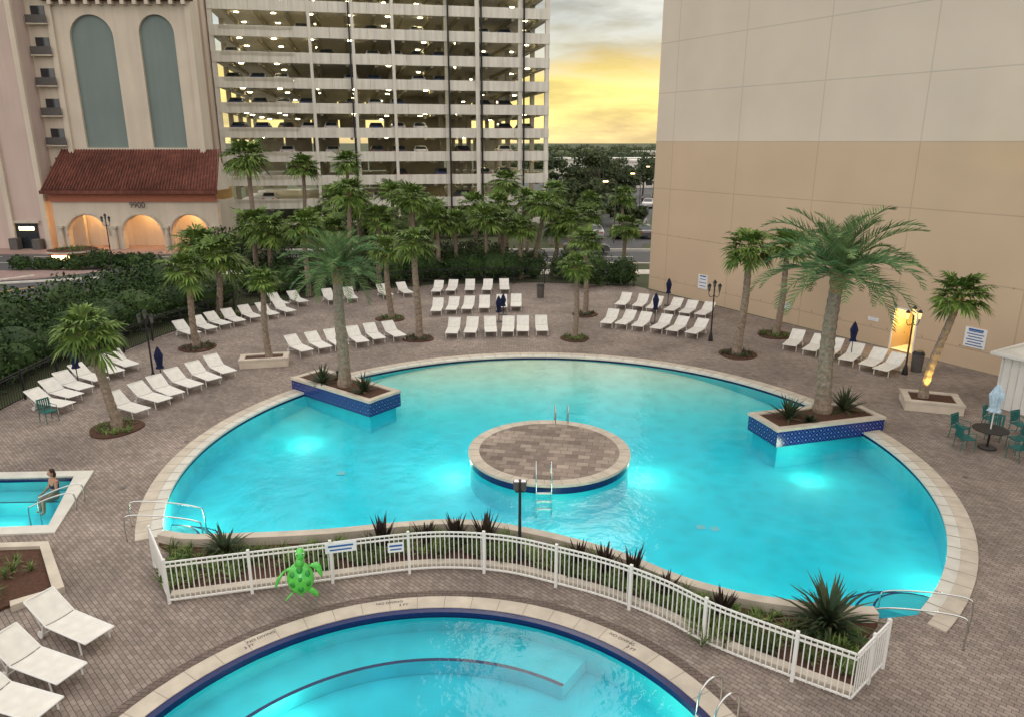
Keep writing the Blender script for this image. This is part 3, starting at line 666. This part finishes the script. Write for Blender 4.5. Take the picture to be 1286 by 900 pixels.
# ------------------------------------------------------------------ arched building (left)
def archpts(x0,x1,zb,zt,n=14):
    r=(x1-x0)/2; c=(x0+x1)/2; zs=zt-r; return [(x0,zb),(x1,zb)]+[(c+r*math.cos(math.pi*i/n),zs+r*math.sin(math.pi*i/n)) for i in range(n+1)]
def facade(b,x0,x1,z0,z1,y,arches,k,th=.5,rev=None):
    bm=bmesh.new(); es=[]
    for lp in [[(x0,z0),(x1,z0),(x1,z1),(x0,z1)]]+arches:
        vs=[bm.verts.new((p[0],y,p[1])) for p in lp]
        for i in range(len(vs)): es.append(bm.edges.new((vs[i],vs[(i+1)%len(vs)])))
    bmesh.ops.triangle_fill(bm,edges=es,use_beauty=True)
    bm.verts.index_update(); b.add([v.co for v in bm.verts],[tuple(v.index for v in f.verts) for f in bm.faces],k); bm.free()
    for lp in arches:
        n=len(lp); vs=[(p[0],y,p[1]) for p in lp]+[(p[0],y+th,p[1]) for p in lp]; b.add(vs,[(i,(i+1)%n,n+(i+1)%n,n+i) for i in range(n)],rev or k)
ab=empty('arched_building')
b=MB(); A1=archpts(-42.7,-38.5,9.9,22.2); A2=archpts(-36.0,-32.6,9.9,22.2)
facade(b,-44.2,-31.0,9.0,34,77,[A1,A2],'stucco',.3)
b.box((-37.6,78.5,17),(13.1,2.2,34),'stucco'); 
b.box((-37.5,77.34,16),(13,.06,13.5),'teal')
for xx in(-44.25,-31.0): b.box((xx,76.9,21.5),(.5,.35,25),'stucco')
b.box((-37.6,76.75,23.6),(14.2,.9,.5),'rooftile'); b.box((-37.6,76.8,24.3),(14,.7,.4),'stucco')
for i in range(12): b.box((-43.8+i*1.15,76.6,23.15),(.35,.7,.35),'stucco')
b.obj('tower_front',parent=ab)
b=MB()
b.add([(-46,73.6,5.9),(-28.9,73.6,5.9),(-29.6,77,9.7),(-45.3,77,9.7)],[(0,1,2,3)],'rooftile'); b.box((-37.45,73.55,5.75),(17.3,.3,.34),'rooftile')
for i in range(58): 
    x=-45.9+i*.3; b.tube([(x,73.5,5.97),(x+(.65 if x<-37.4 else -.65)*abs(x+37.4)/8.5,77,9.75)],.07,'rooftile',5,False)
b.add([(-28.9,73.6,5.9),(-28.9,77.2,5.9),(-29.6,77,9.7)],[(0,1,2)],'stucco'); b.add([(-46,73.6,5.9),(-45.3,77,9.7),(-46,77.2,5.9)],[(0,1,2)],'stucco')
b.box((-37.4,74.2,5.2),(16.4,.3,.8),'terracotta'); b.obj('tiled_roof',parent=ab)
b=MB(); facade(b,-45.6,-29.2,.0,4.9,74.3,[archpts(-44.4,-40.4,.02,3.5),archpts(-38.9,-34.9,.02,3.5),archpts(-34.0,-30.3,.02,3.5)],'stucco',.7)
b.box((-37.4,78.9,3),(16.3,.3,6),'warm'); b.box((-29.2,76.6,2.4),(.3,4.3,4.9),'stucco'); b.box((-37.4,76.9,4.6),(16,4,.2),'stucco')
for x in(-45,-39.65,-34.45,-29.8): b.tube([(x,74.1,0),(x,74.1,2.2)],[.24,.2],'coping',10); b.box((x,74.1,2.3),(.6,.5,.2),'coping')
for x0a,x1a in((-44.4,-40.4),(-38.9,-34.9),(-34.0,-30.3)):
    c=(x0a+x1a)/2; r_=(x1a-x0a)/2; P=[(c+(r_+.12)*math.cos(math.pi*i/14),74.22,3.5-r_+(r_+.12)*math.sin(math.pi*i/14)) for i in range(15)]; b.tube(P,.13,'coping',6)
    r2=r_-.55; Q=[(c+r2*math.cos(math.pi*i/14),78.6,2.9-r2+r2*math.sin(math.pi*i/14)) for i in range(15)]; b.add([(c-r2,78.6,0),(c+r2,78.6,0)]+Q,[tuple(range(17))],'glass')
for x in(-42.4,-36.9,-32.1): b.box((x,76.8,4.42),(.5,.5,.1),'lamp')
b.obj('arcade',parent=ab)
text('building_number','9900',(-37,74.02,4.45),.8,0,'black',rx=rad(90)).parent=ab
for x in(-42.4,-36.9,-32.1):
    la=D.lights.new('arcade_light','POINT'); la.energy=260; la.color=(1,.58,.25); la.shadow_soft_size=.2; lo=D.objects.new('arcade_light',la); lo.location=(x,76.4,3.9); lo.parent=ab; COL.objects.link(lo)
hb=empty('condo_tower')
b=MB(); b.box((-56.6,79,20),(20,8,42),'pink'); b.box((-45.4,80,20),(2.4,6,42),'stucco')
for k in range(13):
    b.box((-45.4,76.97,8.2+k*2.8),(1.3,.08,1.5),'glass'); b.box((-45.4,76.7,7.3+k*2.8),(2.0,.6,.12),'coping'); b.box((-45.4,76.45,7.75+k*2.8),(2.0,.04,.7),'bin')
for x in(-50.3,-46.8): b.box((x,74.85,20),(.5,.35,42),'stucco')
b.box((-48.9,74.95,1.3),(2.2,.1,2.6),'glass'); b.box((-48.9,74.9,2.75),(2.8,.3,.25),'coping'); b.box((-48.9,74.88,2.1),(1.5,.05,.35),'lamp'); b.box((-49.9,74.3,.6),(.8,.8,1.2),'bin')
b.box((-47.6,74.3,.55),(.8,.8,1.1),'bin')
b.obj('tower_walls',parent=hb)
b=MB(); b.box((0,0,2),(30,12,4),'concrete'); b.box((0,0,4.1),(30.5,12.5,.4),'copewhite')
for i in range(6): b.box((-12+i*4.8,-6.03,1.8),(2.6,.08,1.6),'glass')
me=b.mesh('commercial_building')
for x,y,s in((33,182,.6),(52,236,1.2),(34,262,1.2),(75,310,1.6)): put('commercial_building',me,(x,y,0),.2,sc=(s,s,s))
for x,y in((17,100),(24,128),(11,80),(33,165),(29,140),(38,200)):
    b=MB(); b.tube([(0,0,0),(0,0,6.2)],[.08,.05],'bin',6); b.tube([(0,0,6.2),(-1,0,6.5)],.04,'bin',6); b.box((-1.1,0,6.45),(.5,.25,.12),'lamp'); b.obj('street_light',False,(x,y,0))

# ------------------------------------------------------------------ vehicles
def carmesh(col,nm):
    M[nm]=mat(nm,col,.3,.03,spec=.6); b=MB()
    prof=[(-2.2,.35),(-2.25,.75),(-2.05,.95),(-1.7,1.0),(-1.15,1.42),(.35,1.45),(1.05,1.0),(2.0,.88),(2.25,.68),(2.25,.35)]
    n=len(prof); hw=[.86,.88,.88,.86,.66,.66,.84,.84,.82,.84]
    vs=[(p[0],-w,p[1]) for p,w in zip(prof,hw)]+[(p[0],w,p[1]) for p,w in zip(prof,hw)]
    fs=[(i,i+1,n+i+1,n+i) for i in range(n-1)]; b.add(vs,[f[::-1] for f in fs]+[tuple(range(n)),tuple(range(2*n-1,n-1,-1)),(0,n,2*n-1,n-1)],nm)
    for s in(-1,1):
        b.add([(-1.5,s*.83,1.02),(.95,s*.845,1.02),(.3,s*.685,1.39),(-1.1,s*.685,1.37)],[(0,1,2,3)],'glass')
        for x in(-1.35,1.4): b.tube([(x,s*.68,.32),(x,s*.9,.32)],.32,'tyre',14); b.tube([(x,s*.9,.32),(x,s*.905,.32)],.18,'steel',10)
        b.box((-2.24,s*.6,.78),(.06,.3,.12),'red'); b.box((2.22,s*.6,.7),(.06,.3,.12),'sign')
    b.add([(.98,-.7,1.055),(.98,.7,1.055),(.38,.6,1.435),(.38,-.6,1.435)],[(0,1,2,3)],'glass'); b.add([(-1.66,-.7,1.05),(-1.66,.7,1.05),(-1.18,.6,1.41),(-1.18,-.6,1.41)],[(3,2,1,0)],'glass')
    return b.mesh('car')
cars=[carmesh(c,'car_paint_%d'%i) for i,c in enumerate([(.5,.5,.5),(.03,.03,.035),(.10,.10,.11),(.6,.6,.58),(.05,.08,.16)])]
r=random.Random(11)
for i,(x,y,a) in enumerate([(9.4,85,90),(12.2,84.5,90),(15.0,85,90),(20.5,84.6,90),(19.4,112,75),(16.2,96,70),(-6,68,180),(7.2,72,0),(23.3,85.2,90),(26,120,75),(22.5,124,255),(24.5,136,75),(29,150,255)]): put('parked_car' ,cars[i%5],(x,y,0),rad(a))
cq,sq=math.cos(ga),math.sin(ga)
for k in range(0,9):
    for j in range(14):
        if r.random()<.45:
            lx=2+j*2.75; ly=3.2; put('parked_car',cars[r.randrange(5)],(-34.9+lx*cq-ly*sq,92+lx*sq+ly*cq,st*k+.04),ga+math.pi/2)

# ------------------------------------------------------------------ lounge chairs
def lounger():
    b=MB(); w=.33; z=.34
    for s in(-w,w):
        b.tube([(-.35,s,z),(.98,s,z)],.022,'white',6); b.tube([(-.35,s,z),(-1.0,s,z+.42)],.02,'white',6)
        b.tube([(.75,s,z),(.78,s,0)],.02,'white',6); b.tube([(-.45,s,z),(-.55,s,0.02)],.02,'white',6)
        b.tube([(-.8,s*.92,z+.28),(-.55,s*.92,z-.12)],.012,'white',5)
    for x,zz in((.98,z),(-1.0,z+.42)): b.tube([(x,-w,zz),(x,w,zz)],.02,'white',6)
    b.tube([(-.55,-w,.07),(-.55,w,.07)],.015,'white',6)
    def sheet(P):
        n=len(P); vs=[];nj=4
        for dz in(0,.012):
            for (x,zz) in P:
                for j in range(nj+1):
                    t=j/nj*2-1; vs.append((x,t*(w-.01),zz-.025*(1-t*t)-dz))
        o=n*(nj+1); fs=[]
        for i in range(n-1):
            for j in range(nj):
                a=i*(nj+1)+j; fs.append((a,a+nj+1,a+nj+2,a+1)); fs.append((o+a,o+a+1,o+a+nj+2,o+a+nj+1))
        b.add(vs,fs,'fabric')
    sheet([(-.33,z+.022),(0,z+.01),(.4,z+.008),(.8,z+.012),(.97,z+.022)]); sheet([(-.36,z+.03),(-.6,z+.175),(-.8,z+.3),(-.99,z+.43)])
    for s in(-w-.03,w+.03): b.tube([(-.55,s-.015,.09),(-.55,s+.015,.09)],.09,'white',12)
    return b.mesh('lounge_chair')
LM=lounger()
def chairs(pts,a0,a1=None,sc=1):
    a1=a0 if a1 is None else a1
    for i,(x,y) in enumerate(pts):
        a=a0+(a1-a0)*i/max(1,len(pts)-1)+R.uniform(-3.5,3.5); put('lounge_chair',LM,(x+R.uniform(-.08,.08),y+R.uniform(-.08,.08),0),rad(a),sc=(sc,sc,sc))
chairs([(-18.9,28.4),(-19.0,29.5),(-19.1,30.6),(-19.2,31.8),(-19.0,33.0),(-18.7,34.1)],-22,-40)
chairs([(-15.4,27.9),(-15.1,29.0),(-14.9,30.0),(-14.5,31.0),(-14.1,32.0),(-13.7,33.1)],-32,-42)
chairs([(-18.2,40.2),(-17.7,41.3),(-17.3,42.3),(-16.7,43.2),(-16.0,44.1),(-15.2,44.9),(-14.4,45.7)],-38,-50); chairs([(-15.5,47.9),(-14.4,48.6)],-50)
chairs([(-11.0,36.7),(-10.2,37.4),(-9.3,38.0),(-8.4,38.6),(-7.5,39.2),(-6.6,39.8)],-52,-62)
chairs([(-3.3,40.5),(-2.3,40.7),(-1.3,40.8),(-.3,40.9),(.7,41.0),(1.7,41.1)],-90)
chairs([(-4.7,46.1),(-3.8,46.5),(-2.8,46.7),(-1.8,46.9),(-.7,47.1),(.3,47.3)],-90); chairs([(-5.4,52.3),(-4.4,52.6),(-3.1,52.8),(-1.8,52.9),(-.6,53.0)],-90); chairs([(-7.7,51.7),(-8.9,51.1),(-11.1,49.9),(-12.4,49.3)],-65)
chairs([(5.8,42.8),(6.7,42.5),(7.6,42),(8.6,41.5),(9.5,40.9),(10.4,40.3)],-112,-122); chairs([(7.4,47.9),(8.4,47.4),(9.3,46.8),(10.3,46.2),(11.2,45.5),(12,44.9)],-112,-122)
chairs([(15.0,37.8),(15.7,36.9),(16.3,36.0),(16.9,35.1),(17.4,34.2),(17.9,33.3)],-125,-138)
chairs([(-9.75,14.0),(-9.75,12.75),(-9.6,11.6)],-24,-20)

# ------------------------------------------------------------------ furniture
def umbrella(name,x,y,h,k='navy',r0=.13):
    b=MB(); b.tube([(0,0,0),(0,0,h)],.022,'black' if k=='navy' else 'white',8); b.tube([(0,0,0),(0,0,.06)],.26,'bin',14)
    zs=[h-.95 if h>1.5 else h-.75,h-.8 if h>1.5 else h-.6,h-.35,h-.05,h+.06]; rr=[r0*1.15,r0*.75,r0*1.2,r0*.5,.01]
    vs=[];fs=[]
    for z,q in zip(zs,rr):
        for j in range(16): 
            t=q*(1.25 if j%2 else .75); vs.append((t*math.cos(j*math.pi/8),t*math.sin(j*math.pi/8),z))
    for i in range(4):
        for j in range(16): fs.append((i*16+j,i*16+(j+1)%16,(i+1)*16+(j+1)%16,(i+1)*16+j))
    b.add(vs,fs,k); return b.obj(name,False,(x,y,0))
for x,y,h in((-.8,43.6,1.55),(-.55,45.5,1.3),(-15.8,31.6,1.7),(17.0,35.5,1.9),(8.6,43.2,1.8),(10.4,48.2,1.8),(-19.2,31.,1.9)): umbrella('closed_umbrella',x,y,h)
def lamppost(name,x,y,h,near=False,glass='bin'):
    b=MB(); b.tube([(0,0,0),(0,0,.1),(0,0,.35),(0,0,.5)],[.13,.13,.09,.05],'black',10); b.tube([(0,0,.5),(0,0,h-.35)],[.045,.035],'black',8)
    if near:
        b.tube([(0,0,h-.4),(0,0,h+.02)],.03,'black'); 
        for s in(-1,1): b.tube([(s*.09,.02,h-.28),(s*.09,-.02,h-.22),(s*.09,-.05,h)],[.05,.075,.085],'bin',10); b.tube([(s*.09,-.05,h),(s*.09,-.052,h+.006)],.065,'sign',10)
        b.box((0,0,h-.3),(.24,.05,.05),'black')
    else:
        for s in(-1,1): b.tube(catmull([(0,0,h-.75),(s*.18,0,h-.85),(s*.28,0,h-.7),(s*.28,0,h-.55)],4),.018,'black',6)
        for s in(-1,1,0):
            zz=h-.55 if s else h-.36
            b.tube([(s*.28,0,zz),(s*.28,0,zz+.05),(s*.28,0,zz+.3)],[.04,.06,.09],glass,8); b.tube([(s*.28,0,zz+.3),(s*.28,0,zz+.36),(s*.28,0,zz+.45)],[.12,.09,.01],'black',8)
    return b.obj(name,False,(x,y,0))
M['glow']=emis('lantern_glass',(1,.68,.28),1.1)
for x,y,h,g in((10.9,39.1,3.3,'bin'),(18.5,33.1,3.2,'glow'),(-16.3,31.9,3.3,'bin'),(-30.8,56.5,5.2,'bin'),(-13.4,55,4,'bin'),(5.3,60,4,'bin')): lamppost('street_lamp',x,y,h,glass=g)
lamppost('pool_light_post',.2,16.9,2.35,True)
b=MB(); b.tube([(0,0,.71),(0,0,.735)],.58,'black',28); b.tube([(0,0,0),(0,0,.71)],.04,'black'); b.tube([(0,0,0),(0,0,.03)],.3,'black',16); b.obj('patio_table',False,(17.0,24.4,0))
M['stripe']=mat('blue_white_canvas',(.45,.57,.66),.8,.25,9.)
umbrella('striped_umbrella',17.0,24.4,2.35,'stripe',.17)
def chairm():
    b=MB(); 
    for x in(-.23,.23):
        b.tube([(x,-.24,0),(x,-.22,.45),(x,-.22,.66),(x,.2,.66)],.014,'tealm',6); b.tube([(x,.26,0),(x,.2,.45),(x,.28,.88)],.014,'tealm',6)
    b.box((0,0,.44),(.46,.46,.03),'tealm')
    for i in range(6): b.box((-.19+i*.076,.25,.67),(.045,.02,.38),'tealm')
    b.box((0,.285,.88),(.48,.03,.05),'tealm'); return b.mesh('patio_chair')
CM=chairm()
for x,y,a in((16.1,24.3,90),(16.5,25.3,30),(17.7,25.2,-40),(17.9,24.2,-90),(17.4,23.4,200),(18.2,26.2,40),(18.9,25.6,20),(17.7,22.4,150),(18.6,22.3,200),(-18.1,27.0,60)): put('patio_chair',CM,(x,y,0),rad(a))
b=MB(); b.tube([(0,0,0),(0,0,.8),(0,0,.84)],[.24,.27,.27],'bin',16); b.tube([(0,0,.84),(0,0,.98)],[.29,.2],'black',16); tm=b.mesh('trash_bin')
for x,y in((19.3,33.6),(2.0,50.9)): put('trash_bin',tm,(x,y,0))
hut=empty('pool_hut',(21.6,28.2,0)); hut.rotation_euler=(0,0,wang+math.pi/2)
b=MB(); b.box((0,0,1.15),(2.4,2.6,2.3),'white')
for i in range(9): b.box((-1.21,-1.2+i*.3,1.1),(.03,.03,2.1),'copewhite'); b.box((-1.1+i*.27,-1.31,1.1),(.03,.03,2.1),'copewhite')
b.obj('walls',parent=hut)
b=MB(); b.add([(-1.5,-1.6,2.3),(1.5,-1.6,2.3),(1.5,1.6,2.3),(-1.5,1.6,2.3),(0,0,2.85)],[(0,1,4),(1,2,4),(2,3,4),(3,0,4),(3,2,1,0)],'copewhite'); b.box((0,0,2.27),(3.05,3.25,.12),'white'); b.obj('roof',parent=hut)
for x,y,z,a,w_ in((-4.2,16.02,.98,14,.75),(-2.9,16.32,.8,12,.4)):
    b=MB(); b.box((0,0,0),(w_,.02,.26),'sign'); b.box((0,-.012,.05),(w_*.8,.004,.05),'signblue'); b.box((0,-.012,-.05),(w_*.7,.004,.04),'signblue'); b.obj('fence_sign',False,(x,y,z),rad(a))
# uplight in the stone planter, lighting the palm trunk
la=D.lights.new('uplight','SPOT'); la.energy=420; la.color=(1,.70,.15); la.spot_size=rad(60); la.shadow_soft_size=.05; lo=D.objects.new('palm_uplight',la); lo.location=(16.8,28.05,.5); lo.rotation_euler=(rad(180-16),0,rad(-20)); COL.objects.link(lo)

# ------------------------------------------------------------------ turtle float (hung on the fence, shell outward)
b=MB(); b.ell((0,0,.60),(.31,.12,.43),'turtle',24,16)
for z,x in((.62,0),(.86,0),(.36,0),(.74,.165),(.74,-.165),(.49,.165),(.49,-.165)): b.ell((x,-.085 if x==0 else -.07,z),(.075,.045,.095),'turtle2',10,7)
b.ell((0.04,-.02,1.24),(.115,.11,.16),'turtle',16,12); b.tube([(0,0,.95),(0.02,0,1.06),(0.035,0,1.17)],[.12,.095,.09],'turtle',12)
for s in(-1,1): b.ell((.04+s*.07,-.09,1.28),(.028,.02,.032),'sign',8,6); b.ell((.04+s*.07,-.11,1.28),(.015,.01,.018),'black',6,5)
def flipper(P,W):
    n=12; vs=[];fs=[]
    for (x,z),w in zip(P,W):
        for j in range(n):
            t=2*math.pi*j/n; vs.append((x+w*math.cos(t)*.8,.045*math.sin(t)*(1 if w>.03 else .4),z+w*math.cos(t)*.55))
    for i in range(len(P)-1):
        for j in range(n): fs.append((i*n+j,i*n+(j+1)%n,(i+1)*n+(j+1)%n,(i+1)*n+j))
    fs.append(tuple(range(len(P)*n-n,len(P)*n))); b.add(vs,fs,'turtle')
flipper([(-.20,.88),(-.34,.84),(-.46,.70),(-.54,.52),(-.58,.40)],[.10,.11,.10,.07,.02])
flipper([(.20,.90),(.33,.93),(.42,.84),(.47,.68),(.49,.58)],[.09,.10,.085,.055,.015])
flipper([(-.17,.28),(-.27,.17),(-.35,.08),(-.38,.02)],[.08,.085,.06,.015]); flipper([(.17,.28),(.27,.20),(.34,.11),(.37,.05)],[.08,.08,.055,.015]); b.tube([(0,0,.2),(0,0,.08)],[.04,.01],'turtle',8)
t=b.obj('inflatable_turtle',True,(-5.0,15.25,.02),rad(12))

# ------------------------------------------------------------------ person in hot tub
def skin(name,verts,edges,radii,root,mk,par,loc=(0,0,0)):
    me=D.meshes.new(name); me.from_pydata(verts,edges,[]); o=D.objects.new(name,me); o.location=loc; COL.objects.link(o); o.parent=par; me.materials.append(M[mk])
    s=o.modifiers.new('Skin','SKIN'); 
    for i,r_ in enumerate(radii): 
        me.skin_vertices[0].data[i].radius=(r_,r_)
        me.skin_vertices[0].data[i].use_root=(i==root)
    u=o.modifiers.new('Sub','SUBSURF'); u.levels=2; u.render_levels=2; s.use_smooth_shade=True; return o
per=empty('bather',(-14.62,21.4,-.33)); per.rotation_euler=(0,0,rad(-35))
V=[(0,0,0),(0,.02,.2),(0,.03,.38),(0,.02,.5),(0,0,.60),(0,-.01,.66),
(-.17,.02,.50),(-.22,-.04,.25),(-.18,-.26,.12),(-.17,-.33,.10),(.17,.02,.50),(.23,-.03,.26),(.20,-.24,.10),(.19,-.31,.08),
(-.1,-.02,-.02),(-.13,-.42,.0),(-.13,-.45,-.40),(-.13,-.58,-.42),(.1,-.02,-.02),(.13,-.42,.0),(.13,-.45,-.40),(.13,-.58,-.42)]
E=[(0,1),(1,2),(2,3),(3,4),(4,5),(3,6),(6,7),(7,8),(8,9),(3,10),(10,11),(11,12),(12,13),(0,14),(14,15),(15,16),(16,17),(0,18),(18,19),(19,20),(20,21)]
RR=[.15,.12,.15,.12,.055,.05,.065,.045,.035,.03,.065,.045,.035,.03,.10,.07,.05,.035,.10,.07,.05,.035]
skin('body',V,E,RR,0,'skin',per)
for sx,hx in((-1,-.17),(1,.19)):
    zz=.10 if sx<0 else .08
    v=[(hx,-.31,zz)];e_=[];r_=[.026]
    for f in range(4):
        n0=len(v); x=hx-.03+f*.02; l=(.06,.075,.07,.055)[f]; v+=[(x,-.36,zz),(x,-.36-l*.6,zz-.01),(x,-.36-l,zz-.025)]; e_+=[(0,n0),(n0,n0+1),(n0+1,n0+2)]; r_+=[.010,.008,.007]
    n0=len(v); v+=[(hx-sx*.045,-.34,zz),(hx-sx*.06,-.37,zz-.01)]; e_+=[(0,n0),(n0,n0+1)]; r_+=[.011,.009]
    skin('hand',v,e_,r_,0,'skin',per)
b=MB(); b.ell((0,-.02,.77),(.078,.095,.115),'skin',16,12); b.ell((0,-.115,.765),(.014,.022,.022),'skin',8,6)
for s in(-1,1): b.ell((s*.03,-.105,.785),(.012,.008,.008),'black',6,5); b.ell((s*.08,0,.77),(.012,.02,.03),'skin',6,5)
b.ell((0,-.105,.725),(.022,.008,.006),'red',6,5); b.ell((0,.012,.80),(.09,.10,.105),'hair',16,12); b.ell((0,.07,.70),(.075,.06,.12),'hair',12,8); b.obj('head',True,parent=per)
b=MB(); b.tube([(0,.025,.25),(0,.03,.33),(0,.03,.42)],[.165,.18,.165],'navy',14,False)
o=b.obj('swim_top',True,parent=per); o.scale=(1,.72,1)

# ------------------------------------------------------------------ pool lights
def plight(x,y,z,e,col=(1,.98,.66),s=.22):
    la=D.lights.new('pool_lamp','POINT'); la.energy=e; la.color=col; la.shadow_soft_size=s; o=D.objects.new('pool_lamp',la); o.location=(x,y,z); COL.objects.link(o)
for x,y,e_ in((-2.1,24.4,60),(4.8,24.2,60),(-9.9,19.9,70),(11.5,17.2,85),(5.6,15.9,55),(1.3,19.3,50),(-5.6,19.0,40),(-8.2,27.0,35),(10.6,24.0,40)): plight(x,y,-.48,e_)
for x,y in((-4.6,12.2),(2.6,11.6)): plight(x,y,-.45,24)
plight(-15.6,20.2,-.5,28)

# ------------------------------------------------------------------ sky and sun
w=D.worlds.new('World'); SC.world=w; w.use_nodes=True; nt=w.node_tree; L=nt.links; bg=nt.nodes['Background']
sky=N(nt,'ShaderNodeTexSky',sky_type='NISHITA'); sky.sun_disc=False; sky.sun_elevation=rad(6); sky.sun_rotation=rad(12); sky.air_density=1.5; sky.dust_density=3
tc=N(nt,'ShaderNodeTexCoord'); sp=N(nt,'ShaderNodeSeparateXYZ'); L.new(tc.outputs['Generated'],sp.inputs[0])
cr=N(nt,'ShaderNodeValToRGB'); e=cr.color_ramp.elements; e[0].position=0; e[0].color=(.80,.62,.30,1); e[1].position=1; e[1].color=(1.15,1.14,1.12,1)
for p,c in ((.03,(.86,.72,.27,1)),(.07,(.86,.71,.24,1)),(.092,(.66,.55,.28,1)),(.113,(.46,.46,.36,1)),(.15,(.42,.46,.44,1)),(.24,(.60,.60,.56,1)),(.5,(.95,.95,.93,1))): q=e.new(p); q.color=c
nz=N(nt,'ShaderNodeTexNoise'); nz.inputs['Scale'].default_value=6.5; nz.inputs['Detail'].default_value=9; nz.inputs['Roughness'].default_value=.58
mp=N(nt,'ShaderNodeMapping'); mp.inputs['Scale'].default_value=(1,1,5.); L.new(tc.outputs['Generated'],mp.inputs[0]); L.new(mp.outputs[0],nz.inputs['Vector'])
ma=N(nt,'ShaderNodeMath',operation='MULTIPLY_ADD'); L.new(nz.outputs['Fac'],ma.inputs[0]); ma.inputs[1].default_value=.12; sb=N(nt,'ShaderNodeMath',operation='SUBTRACT'); L.new(sp.outputs['Z'],sb.inputs[0]); sb.inputs[1].default_value=.06; L.new(sb.outputs[0],ma.inputs[2]); L.new(ma.outputs[0],cr.inputs[0])
my=N(nt,'ShaderNodeMapRange'); my.inputs['From Min'].default_value=-.3; my.inputs['From Max'].default_value=.7; L.new(sp.outputs['Y'],my.inputs['Value'])
mx=N(nt,'ShaderNodeMix',data_type='RGBA'); L.new(my.outputs[0],mx.inputs['Factor']); mx.inputs['A'].default_value=(1.10,1.05,1.0,1); L.new(cr.outputs[0],mx.inputs['B'])
n2=N(nt,'ShaderNodeMapRange'); n2.inputs['From Min'].default_value=.38; n2.inputs['From Max'].default_value=.64; n2.inputs['To Min'].default_value=.78; n2.inputs['To Max'].default_value=1.30; L.new(nz.outputs['Fac'],n2.inputs['Value'])
vm=N(nt,'ShaderNodeVectorMath',operation='SCALE'); L.new(mx.outputs['Result'],vm.inputs[0]); L.new(n2.outputs[0],vm.inputs['Scale'])
vs=N(nt,'ShaderNodeVectorMath',operation='SCALE'); L.new(sky.outputs[0],vs.inputs[0]); vs.inputs['Scale'].default_value=.002
va=N(nt,'ShaderNodeVectorMath',operation='ADD'); L.new(vm.outputs[0],va.inputs[0]); L.new(vs.outputs[0],va.inputs[1]); L.new(va.outputs[0],bg.inputs['Color']); bg.inputs['Strength'].default_value=1.25
su=D.lights.new('sun','SUN'); su.energy=.7; su.angle=rad(25); su.color=(1,.88,.70); so=D.objects.new('sun',su); COL.objects.link(so); so.rotation_euler=(rad(-50),0,rad(-12)); so.location=(0,0,60)
ca=D.cameras.new('camera'); ca.lens=25.9; ca.sensor_width=36; ca.clip_end=6000; ca.clip_start=.1; co=D.objects.new('camera',ca); COL.objects.link(co); co.location=(0,0,10.5); co.rotation_euler=(rad(90-16.38),0,0); SC.camera=co
SC.view_settings.view_transform='Standard'; SC.view_settings.look='None'; SC.view_settings.exposure=0
